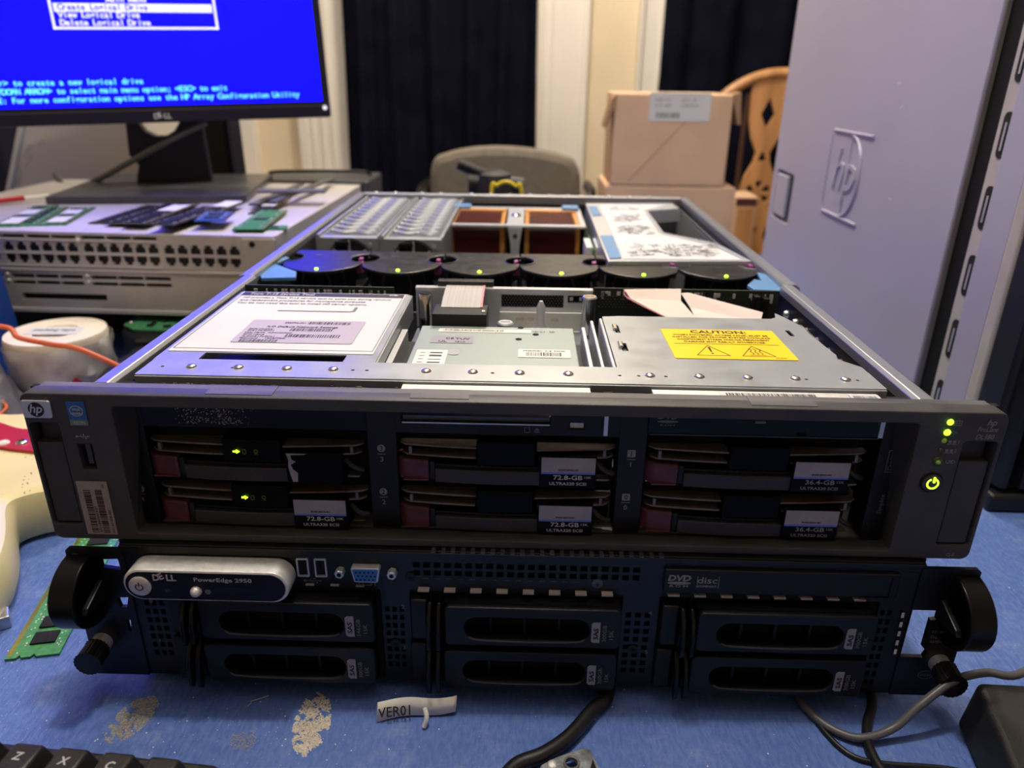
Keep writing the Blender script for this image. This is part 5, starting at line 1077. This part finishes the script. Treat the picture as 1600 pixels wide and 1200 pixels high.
for u, v in ((5, 692), (34, 691)):
    q = bp(u, v, z=.0436); s_ = MB().dome((q.x, q.y, .0433), .0048, .0022, None, 16).part('screw', 'chrome' if u > 10 else 'white_plastic', gt, smooth=True)
    if u > 10: MB().box(q.x - .0022, q.x + .0022, q.y - .0004, q.y + .0004, .0452, .0457).box(q.x - .0004, q.x + .0004, q.y - .0022, q.y + .0022, .0452, .0457).part('screw_slot', 'ink', s_)
g = MB(); rd = random.Random(3)
for k in range(14): q = bp(rd.uniform(34, 52), rd.uniform(712, 770), z=.0410); g.dome((q.x, q.y, .0404), rd.uniform(.0003, .0008), .0003, None, 6)
g.part('dirt_specks', 'ink', gt, kind='stuff')
MB().box(-.345, -.300, .100, .135, .0006, .0030).part('lower_edge', 'pink_plastic', gt) if False else None
dkc = thing('black_adapter', 'small black metal plug at the left edge beside the green memory module', 'plug', (-.315, .030, 0)); DM_ = Matrix.Translation(bp(-22, 985, z=0)) @ Matrix.Rotation(R_(35), 4, 'Z')
MB().box(-.030, .014, -.006, .006, 0, .009, DM_).part('shell', 'zinc', dkc, bev=.001); MB().box(-.060, -.028, -.009, .009, 0, .014, DM_).part('grip', 'black', dkc, bev=.002)

# ================================================================== foreground
st = thing('label_strip', 'curled white label strip with black letters, on the table before the black server', 'label', (-.05, -.018, 0))
p0, p1 = bp(588, 1126, z=.002), bp(712, 1106, z=.004); n = 30; vs = []
ts = [i / n for i in range(n + 1)]
for t_ in ts:
    b0 = p0.lerp(p1, t_); hgt = .0015 + .0015 * math.sin(t_ * 4.2) ** 2 + .006 * max(0, t_ - .55); y = b0.y + .0014 * math.sin(t_ * 5.0)
    vs += [(b0.x, y, max(.0005, hgt * .5)), (b0.x + .0006, y + .0035, hgt * .6 + .0105 - .003 * t_)]
ms = MB().add(vs, [(2*i, 2*i+2, 2*i+3, 2*i+1) for i in range(n)]).part('strip', 'white_plastic', st, smooth=True); so_ = ms.modifiers.new('s', 'SOLIDIFY'); so_.thickness = .0003
xs_ = p0.lerp(p1, .38); nrm = Matrix.Translation((p0.x + .0010, p0.y - .0002, .0042)) @ Matrix.Rotation(R_(9), 4, 'Z') @ Matrix.Rotation(R_(-27 + 90 - 12), 4, 'X')
MB().text('VER01', .0072, nrm, fit=.0175, bold=.012).part('lettering', 'ink', st)
MB().tube([(p0.x + .026, p0.y + .003, .009), (p0.x + .0275, p0.y - .0005, .006), (p0.x + .0262, p0.y - .0025, .001)], .0013, 8).part('curl', 'white_plastic', st, smooth=True)
def dust(name, label, u, v, ru, rv, n_, m_, seed, s0=.0003, s1=.0010, ang=0., thr=-.05):
    rd = random.Random(seed); g = MB(); k = 0; tries = 0
    while k < n_ and tries < n_ * 12:
        tries += 1; r_ = math.sqrt(rd.random()) * 1.25; a = rd.uniform(0, 6.283); px, py = ru * r_ * math.cos(a), rv * r_ * math.sin(a)
        nv = noise.noise(Vector((px / 16 + seed * 3, py / 16, seed))) + .6 * noise.noise(Vector((px / 6, py / 6 + seed, 2)))
        if nv < thr + .7 * max(0, r_ - .75): continue
        k += 1; c_, s__ = math.cos(R_(ang)), math.sin(R_(ang)); q = bp(u + px * c_ - py * s__, v + px * s__ + py * c_, z=0); s_ = rd.uniform(s0, s1) * (1 if rd.random() < .9 else 1.5)
        h = .0006 * max(0, 1.2 - r_) * rd.random(); mm = Matrix.Translation((q.x, q.y, h)) @ Euler((rd.uniform(-.4, .4), rd.uniform(-.4, .4), rd.uniform(0, 6)), 'XYZ').to_matrix().to_4x4()
        g.add([(-s_, -s_ * .6, 0), (s_, -s_ * .4, 0), (s_ * .4, s_ * .8, 0), (-s_ * .6, s_ * .5, 0), (0, 0, s_ * .35)], [(3, 2, 1, 0), (0, 1, 4), (1, 2, 4), (2, 3, 4), (3, 0, 4)], mm)
    o = g.part(name, m_, kind='stuff'); o['label'] = label; o['category'] = 'dust'; return o
dust('dust_patch', 'flat brown dust patch on the table, lower left', 206, 1124, 42, 17, 2400, 'dust', 1, .0002, .0006, -40, -.35)
dust('dust_pile', 'pale crumbly dust pile left of the white label strip', 487, 1132, 42, 22, 2300, 'dust_white', 2, .0002, .0008, -72, -.35)
dust('dust_smudge', 'faint yellowish dust smudge between the two larger dust patches', 382, 1157, 22, 15, 500, 'dust', 3, .0001, .0004, 0, -.1)
g = MB(); rd = random.Random(44)
for k in range(260):
    u, v = (rd.uniform(0, 560), rd.uniform(1000, 1200)) if rd.random() < .6 else (rd.uniform(500, 1600), rd.uniform(900, 1200))
    q = bp(u, v, z=0); s_ = rd.choice((.00018, .0002, .00025, .0005)); g.dome((q.x, q.y, 0), s_, s_ * .6, None, 5)
o = g.part('crumbs', 'white_plastic', kind='stuff'); o['label'] = 'tiny white crumbs scattered over the blue tabletop'; o['category'] = 'crumbs'
# keyboard
KB0 = bp(24, 1160, z=.046); KB1 = bp(198, 1178, z=.046); KD = KB1 - KB0; KA = math.atan2(KD.y, KD.x)
kb = thing('keyboard', 'black keyboard cut by the lower left corner of the photo', 'keyboard', (KB0.x, KB0.y, 0), (0, 0, KA))
K = dict(local=True)
MB().plate([rr(-.30, .092, -.14, .010, .006)], .033, Matrix.Identity(4), bev=.002).part('case', 'key_black', kb, smooth=True, **K)
KW = .0213; LT = {0: 'Z', 1: 'X', 2: 'C', -1: '<'}
for r_ in range(3):
    for c in range(-6, 4):
        x = KW * c + r_ * .005 - .003; y = .0030 - KW * r_; z0, z1 = .033, .046
        vs = [(x, y - .0205, z0), (x + .0205, y - .0205, z0), (x + .0205, y, z0), (x, y, z0), (x + .003, y - .0170, z1), (x + .0165, y - .0170, z1), (x + .0165, y - .0025, z1), (x + .003, y - .0025, z1)]
        o = MB().add(vs, [(3, 2, 1, 0), (4, 5, 6, 7), (0, 1, 5, 4), (1, 2, 6, 5), (2, 3, 7, 6), (3, 0, 4, 7)]).part('key', 'key_black', kb, bev=.0014, seg=3, smooth=True, **K)
        if r_ == 0 and c in LT: MB().text(LT[c], .0056, Matrix.Translation((x + .0075, y - .0115, z1 + .0001)), bold=.02).part('key_lettering', 'ink_white', o, **K)
# power brick and cables
pbk = thing('power_adapter', 'black power adapter brick in the lower right corner', 'adapter', (.30, -.06, 0))
A0, A1, A2, A3 = bp(1493, 1130, z=.001), bp(1530, 1215, z=.001), Vector((.345, -.095, .001)), Vector((.33, .005, .001))
T0, T1 = bp(1527, 1064, z=.030), bp(1590, 1215, z=.030)
vs = [A0, A1, Vector((.34, -.085, .001)), Vector((.345, -.015, .001)), T0, T1, Vector((.338, -.090, .030)), Vector((.338, -.022, .030))]
MB().add(vs, [(3, 2, 1, 0), (4, 5, 6, 7), (0, 1, 5, 4), (1, 2, 6, 5), (2, 3, 7, 6), (3, 0, 4, 7)]).part('case', 'brick_black', pbk, bev=.0030, seg=3, smooth=True)
MB().box(.29, .32, -.070, -.050, .0300, .0303).part('rating_plate', 'black', pbk)
def cable(name, pts, r, m_, label):
    o = MB().tube(pts, r, 12, 8).part(name, m_, smooth=True); o['label'] = label; o['category'] = 'cable'; return o
cable('grey_cable', [(.34, .03, .030), bp(1600, 1050, z=.034), bp(1540, 1051, z=.034), bp(1490, 1064, z=.030), bp(1440, 1100, z=.020), bp(1395, 1138, z=.008), bp(1345, 1153, z=.004), bp(1300, 1139, z=.003), bp(1265, 1112, z=.003), bp(1247, 1085, z=.003), (.168, .04, .003)], .0022, 'cable_grey', 'grey cable looping from under the black server over the power adapter')
cable('black_cable', [(.215, .04, .0028), bp(1362, 1085, z=.003), bp(1355, 1130, z=.003), bp(1356, 1158, z=.003), bp(1366, 1185, z=.003), bp(1385, 1215, z=.003)], .0026, 'cable_black', 'black cable passing beneath the grey cable loop towards the viewer')
cable('thin_black_cable', [bp(1262, 1105, z=.0016), bp(1290, 1145, z=.0016), bp(1330, 1180, z=.0016), bp(1380, 1193, z=.0016), bp(1470, 1200, z=.0016), bp(1560, 1215, z=.0016)], .0014, 'cable_black', 'thin black cable lying flat below the grey cable loop')
cable('thick_black_cable', [(.062, .05, .004), bp(950, 1078, z=.0042), bp(925, 1110, z=.0042), bp(890, 1150, z=.0042), bp(850, 1178, z=.0042), bp(808, 1195, z=.0042), bp(780, 1225, z=.0042)], .0040, 'cable_black', 'thick black cable emerging below the middle drives of the black server')
br = thing('zinc_bracket', 'zinc-plated bracket with round hole at the bottom edge', 'bracket', bp(890, 1200, z=0))
q = [bp(u, v, z=.006) for u, v in ((846, 1196), (868, 1184), (912, 1169), (922, 1172), (940, 1205), (950, 1240), (850, 1240), (842, 1202))]; h = bp(893, 1194, z=.006)
MB().plate([[(a.x, a.y) for a in q][::-1], circ(h.x, h.y, .0030, 18)], .0020, frame('top', 0, 0, .0045), bev=.0004).part('plate', 'zinc', br, smooth=True)
MB().box(h.x - .018, h.x + .018, h.y - .016, h.y - .010, .0002, .005).part('leg', 'zinc', br, bev=.0006)
MB().plate([circ(h.x, h.y, .0042, 24), circ(h.x, h.y, .0030, 24)[::-1]], .0010, frame('top', 0, 0, .0064), bev=.0002).part('hole_rim', 'fin_silver', br, smooth=True)
h2 = bp(863, 1195, z=.006); MB().dome((h2.x, h2.y, .0064), .0026, .0010, None, 14).part('boss', 'panel_silver', br, smooth=True)
h3 = bp(926, 1196, z=.0066); MB().plate([[(h3.x - .0020, h3.y - .004), (h3.x + .0022, h3.y - .0035), (h3.x + .0004, h3.y + .0038)]], .0002, frame('top', 0, 0, .0064)).part('slot', 'void', br)
hair = MB().tube([bp(387, 1104, z=.001), bp(393, 1098, z=.001), bp(392, 1096, z=.001), bp(420, 1087, z=.001)], .0003, 5, 1).part('wire_clipping', 'steel', smooth=True); hair['label'] = 'tiny bent wire clipping in the shadow of the black server'; hair['category'] = 'wire'

# ================================================================== tower computer at right
TX = .385
tw = thing('tower_computer', 'large grey tower computer with embossed round emblem, right of the servers', 'computer', (TX + .11, .5, 0))
MB().box(TX + .004, TX + .215, .352, .865, .012, .47).part('chassis', 'tower_edge', tw)
# side cover with latch opening
f_ = frame('side', 0, .0, 0)          # local x = -y
MB().plate([rr(-.862, -.347, .020, .468, .004), rr(-.845, -.768, .128, .198, .006)[::-1]], .004, frame('side', TX + .004, 0, 0), bev=.0008).part('side_cover', 'tower_grey', tw, smooth=True)
o = MB().box(TX + .0035, TX + .008, .765, .848, .126, .200).part('latch_recess', 'steel_dark', tw); MB().box(TX - .001, TX + .0035, .790, .840, .134, .193).part('latch', 'tower_grey', o, bev=.0015)
MB().box(TX + .010, TX + .012, .296, .354, .020, .468).part('cover_gap_shade', 'void', tw)  # near-black sheet that puts the shadow of the gap into colour
# embossed emblem (thin raised ridges)
g = MB(); rdg = .0016
def ridge(pts, r_=.0018): g.tube([(TX - .0004, -x, z) for x, z in pts], r_, 8, 1)
EC = (-.600, .2185)
ridge([(EC[0] - .048, .1720 + .004), (EC[0] - .045, .170), (EC[0] + .060, .170)]); ridge([(EC[0] - .048, .267), (EC[0] + .066, .267)]); ridge([(EC[0] - .050, .175), (EC[0] - .051, .262)], .0010)
ridge([(EC[0] + .010 + .036 * math.cos(R_(a)), .2185 + .046 * math.sin(R_(a))) for a in range(-88, 90, 8)], .0020)
g.part('embossed_emblem', 'tower_grey', tw, smooth=True, label='embossed round emblem')
g = MB(); fE = frame('side', TX - .0002, 0, 0)
g.text('hp', .068, fE @ Matrix.Translation((EC[0] + .004, .2020, 0)), 'C', shear=.18, th=.0008); g.box(EC[0] + .010, EC[0] + .0115, .172, .266, 0, .0008, fE @ Matrix.Identity(4)); g.part('embossed_lettering', 'tower_grey', tw, bev=.0004, seg=1)
g = MB()
for (y, z, a) in ((.50, .322, 20), (.485, .300, 30), (.47, .210, 5)): g.box(-.003, .003, -.0005, .0005, 0, .0002, frame('side', TX - .0001, y, z, a))
g.part('scratches', 'white_plastic', tw)
# front frame: slotted strip, light edge, dark ribbed front
MB().box(TX + .0065, TX + .03, .299, .324, .012, .47).part('hinge_channel', 'tower_edge', tw)
for k in range(7):
    z0 = .035 + k * .058; s_ = MB().plate([rr(-.318, -.306, z0, z0 + .036, .0050, 6)], .0006, frame('side', TX + .0066, 0, 0)).part('channel_slot', 'void', tw)
    MB().box(TX + .0052, TX + .0058, .3110, .3130, z0 + .006, z0 + .028).part('slot_spring', 'steel', s_)
MB().box(TX + .0, TX + .215, .262, .300, .012, .472).part('front_frame', 'tower_grey', tw, bev=.002)
MB().box(TX - .0005, TX + .215, .248, .264, .012, .472).part('frame_edge', 'tower_edge', tw, bev=.003, seg=3)
MB().box(TX + .0005, TX + .215, .215, .249, .012, .470).part('front_bezel', 'tower_black', tw, bev=.004)
for k in range(13):
    x = TX + .006 + k * .0155; MB().prism([(x, .216), (x + .004, .2035), (x + .009, .2035), (x + .013, .216)], 'z', .020, .468).part('front_rib', 'tower_black', tw, bev=.001)
MB().box(TX + .002, TX + .215, .200, .249, .0, .016).part('plinth', 'tower_black', tw, bev=.003)
for y in (.30, .80): MB().box(TX + .02, TX + .06, y, y + .04, 0, .012).box(TX + .15, TX + .19, y, y + .04, 0, .012).part('foot', 'black', tw)

# ================================================================== behind the table
def carton(x0, x1, y0, y1, z0, z1, label, flaps):
    t = thing('cardboard_box', label, 'box', ((x0 + x1) / 2, (y0 + y1) / 2, z0), group='two stacked cartons behind the servers')
    MB().box(x0, x1, y0, y1, z0, z1).part('carton_body', 'carton', t, bev=.004)
    MB().box((x0 + x1) / 2 - .001, (x0 + x1) / 2 + .001, y0, y1, z1, z1 + .0006).part('flap_seam', 'carton_edge', t)
    if flaps:
        MB().prism([(x0 + .004, z1), (x0 - .006, z1 - .01), (x0 - .020, z1 - .062), (x0 - .014, z1 - .064), (x0 + .002, z1 - .02)], 'y', y0 - .002, y0 + .05).part('flap', 'carton_edge', t, bev=.001)
        MB().prism([(x1 - .004, z1), (x1 + .012, z1 + .004), (x1 + .018, z1 - .055), (x1 + .012, z1 - .055), (x1 - .002, z1 - .01)], 'y', y0 - .002, y0 + .04).part('flap', 'carton_edge', t, bev=.001)
        L0 = bp(1016, 150, y=y0).x; L1 = bp(1112, 150, y=y0).x
        lb = MB().box(L0, L1, y0 - .0012, y0, z1 - .050, z1 - .001).box(L0, L1, y0 - .001, y0 + .03, z1, z1 + .0012).part('shipping_label', 'white_paper', t)
        g = MB(); g.bars(.045, .010, frame('front', L0 + .014, y0 - .0014, z1 - .044), 40, 7)
        for k in range(4): g.text(('SHIP TO', 'QTY  24', 'LOT 3051', 'CARTON')[k], .008, frame('front', L0 + .010 + .05 * (k % 2), y0 - .0014, z1 - .014 - .010 * (k // 2)))
        g.part('lettering', 'ink_grey', lb)
        MB().box(-.0006, .0006, 0, .165, 0, .0006, frame('front', x0 + .035, y0, z0 + .008, -42)).part('crease', 'carton_edge', t)
    return t
C0 = bp(946, 290, y=1.20); C1 = bp(1150, 300, y=1.20); D0 = bp(962, 145, y=1.20); D1 = bp(1148, 150, y=1.20)
RT = .835
carton(C0.x, C1.x, 1.20, 1.37, -.75, C0.z, 'large cardboard box standing on the floor under the smaller carton', False)
carton(D0.x, D1.x, 1.20, 1.36, C0.z + .0005, D0.z, 'open cardboard box with a white shipping label, on top of the other carton', True)
# wheel-back wooden chair
wc = thing('wooden_chair', 'oak wheel-back chair with carved splat, right of the cartons', 'chair', (.66, 1.95, -.75))
cxw, yw = .660, 1.76
hoop = [(cxw + .215 * math.cos(R_(a)), yw, .120 + .215 * math.sin(R_(a))) for a in range(0, 181, 10)]
hoop = [(cxw + .20, yw, -.30)] + hoop + [(cxw - .20, yw, -.30)]
MB().tube(hoop, .014, 12, 2).part('hoop', 'oak', wc, smooth=True)
def spl(cx, sc=1.0):
    L = [(.032, -.30), (.036, -.20), (.050, -.13), (.030, -.08), (.046, -.02), (.052, .03), (.040, .08), (.022, .115), (.018, .14), (.036, .175), (.048, .22), (.050, .28), (.045, .325)]
    out = [(x, z) for x, z in L] + [(-x, z) for x, z in L[::-1]]
    holes = [[(0, .200), (.018, .235), (0, .275), (-.018, .235)], [(0, .145), (.012, .118), (-.012, .118)], [(0, -.105), (.014, -.06), (-.014, -.06)]]
    for k in range(6):
        a = R_(60 * k + 30); a1, a2 = a - .32, a + .32; holes.append([(.010 * math.cos(a), .032 + .010 * math.sin(a)), (.032 * math.cos(a1), .032 + .032 * math.sin(a1)), (.034 * math.cos(a), .032 + .034 * math.sin(a)), (.032 * math.cos(a2), .032 + .032 * math.sin(a2))])
    return [out] + holes
MB().plate(spl(0), .012, frame('front', .632, yw + .006, 0), bev=.0015).part('carved_splat', 'oak', wc, smooth=True)
for x, zt in ((.530, .235), (.575, .285), (.720, .315), (.770, .295), (.820, .250)): MB().cyl((x, yw, -.30), (x, yw, zt), .008, .006, 10).part('spindle', 'dark_wood' if x < .7 else 'oak', wc, smooth=True)
MB().plate([rr(-.22, .22, -.22, .20, .06, 6)], .035, Matrix.Translation((cxw, 1.62, -.335)), bev=.008).part('seat', 'oak', wc, smooth=True)
for x in (-.17, .17):
    for y in (1.46, 1.75): MB().cyl((cxw + x * 1.15, y, -.75), (cxw + x, y, -.33), .014, .020, 12).part('leg', 'oak', wc, smooth=True)
# items on the chair seat near the cartons
rb = thing('paper_bag', 'yellow and red paper bag beside the wooden chair splat', 'bag', (.575, 1.62, -.30)); MB().box(.525, .585, 1.58, 1.68, -.30, .050).part('bag_body', 'carton', rb, bev=.006); MB().box(.530, .580, 1.577, 1.58, .028, .045).part('red_print', 'maroon', rb); MB().box(.535, .575, 1.574, 1.577, -.20, .020).part('yellow_print', 'oak', rb)
# office chair
oc_ = thing('office_chair', 'grey-brown fabric office chair behind the servers', 'chair', (-.045, 1.55, -.75))
cx0 = -.045; outc = spline([(-.165, -.22), (-.172, .02), (-.168, .130), (-.130, .158), (-.05, .172), (.04, .171), (.125, .158), (.163, .135), (.175, .06), (.172, -.22), (.10, -.26), (-.10, -.26)])
bk = MB().plate([outc[::-1]], .050, frame('front', cx0, 1.47, 0), bev=.018).part('backrest', 'fabric_grey', oc_, smooth=True)
MB().plate([rr(-.23, .23, -.23, .23, .07, 6)], .08, Matrix.Translation((cx0, 1.66, -.34)), bev=.025).part('seat', 'fabric_grey', oc_, smooth=True)
MB().box(cx0 - .03, cx0 + .03, 1.47, 1.50, -.33, .0).part('back_bar', 'black', oc_, bev=.004)
MB().cyl((cx0, 1.66, -.68), (cx0, 1.66, -.34), .025, .022, 16).part('gas_lift', 'black', oc_, smooth=True)
for k in range(5):
    a = R_(72 * k + 18); e = (cx0 + .27 * math.cos(a), 1.66 + .27 * math.sin(a)); l = MB().tube([(cx0, 1.66, -.67), (*e, -.70)], .016, 8, 1).part('base_arm', 'black', oc_, smooth=True); MB().cyl((e[0] - .012, e[1], -.725), (e[0] + .012, e[1], -.725), .025, None, 14).part('caster', 'tower_black', l, smooth=True)
for sx in (-1, 1): MB().tube([(cx0 + sx * .175, 1.52, -.0), (cx0 + sx * .205, 1.52, .055), (cx0 + sx * .21, 1.70, .055)], .013, 8).part('armrest', 'black', oc_, smooth=True)
sm = thing('small_carton', 'small brown cardboard box on the office chair seat side, left of the backrest', 'box', (-.24, 1.30, 0)); 
# clamp tool with yellow cable, on the table behind the server
q = bp(775, 300, y=.86)
ct = thing('power_tool', 'black handheld tool with slanted rod handle, just behind the open server', 'tool', (q.x, .90, 0))
r0, r1 = bp(716, 256, y=.88), bp(782, 284, y=.88)
MB().cyl(r0, r1, .0088, .0100, 14).part('handle_rod', 'black', ct, smooth=True)
g0 = bp(772, 276, y=.88)
MB().lathe([(.030, 0), (.036, .02), (.036, g0.z - .02), (.028, g0.z + .004), (.012, g0.z + .010)], Matrix.Translation((g0.x, .885, 0)), 20).part('motor_body', 'tower_black', ct, smooth=True)
MB().cyl(bp(733, 286, y=.88), bp(818, 290, y=.88), .018, .013, 14).part('cross_body', 'tower_black', ct, smooth=True)
yc = cable('yellow_cable', [Vector((bp(768, 300, y=.83).x, .83, .0035)), bp(768, 302, y=.835), bp(776, 290, y=.838), bp(791, 284, y=.838), bp(806, 291, y=.838), bp(815, 303, y=.838), Vector((bp(820, 303, y=.83).x, .84, .0035))], .0028, 'yellow', 'yellow cable arched over the black handheld tool')
bpy.data.objects.remove(sm)
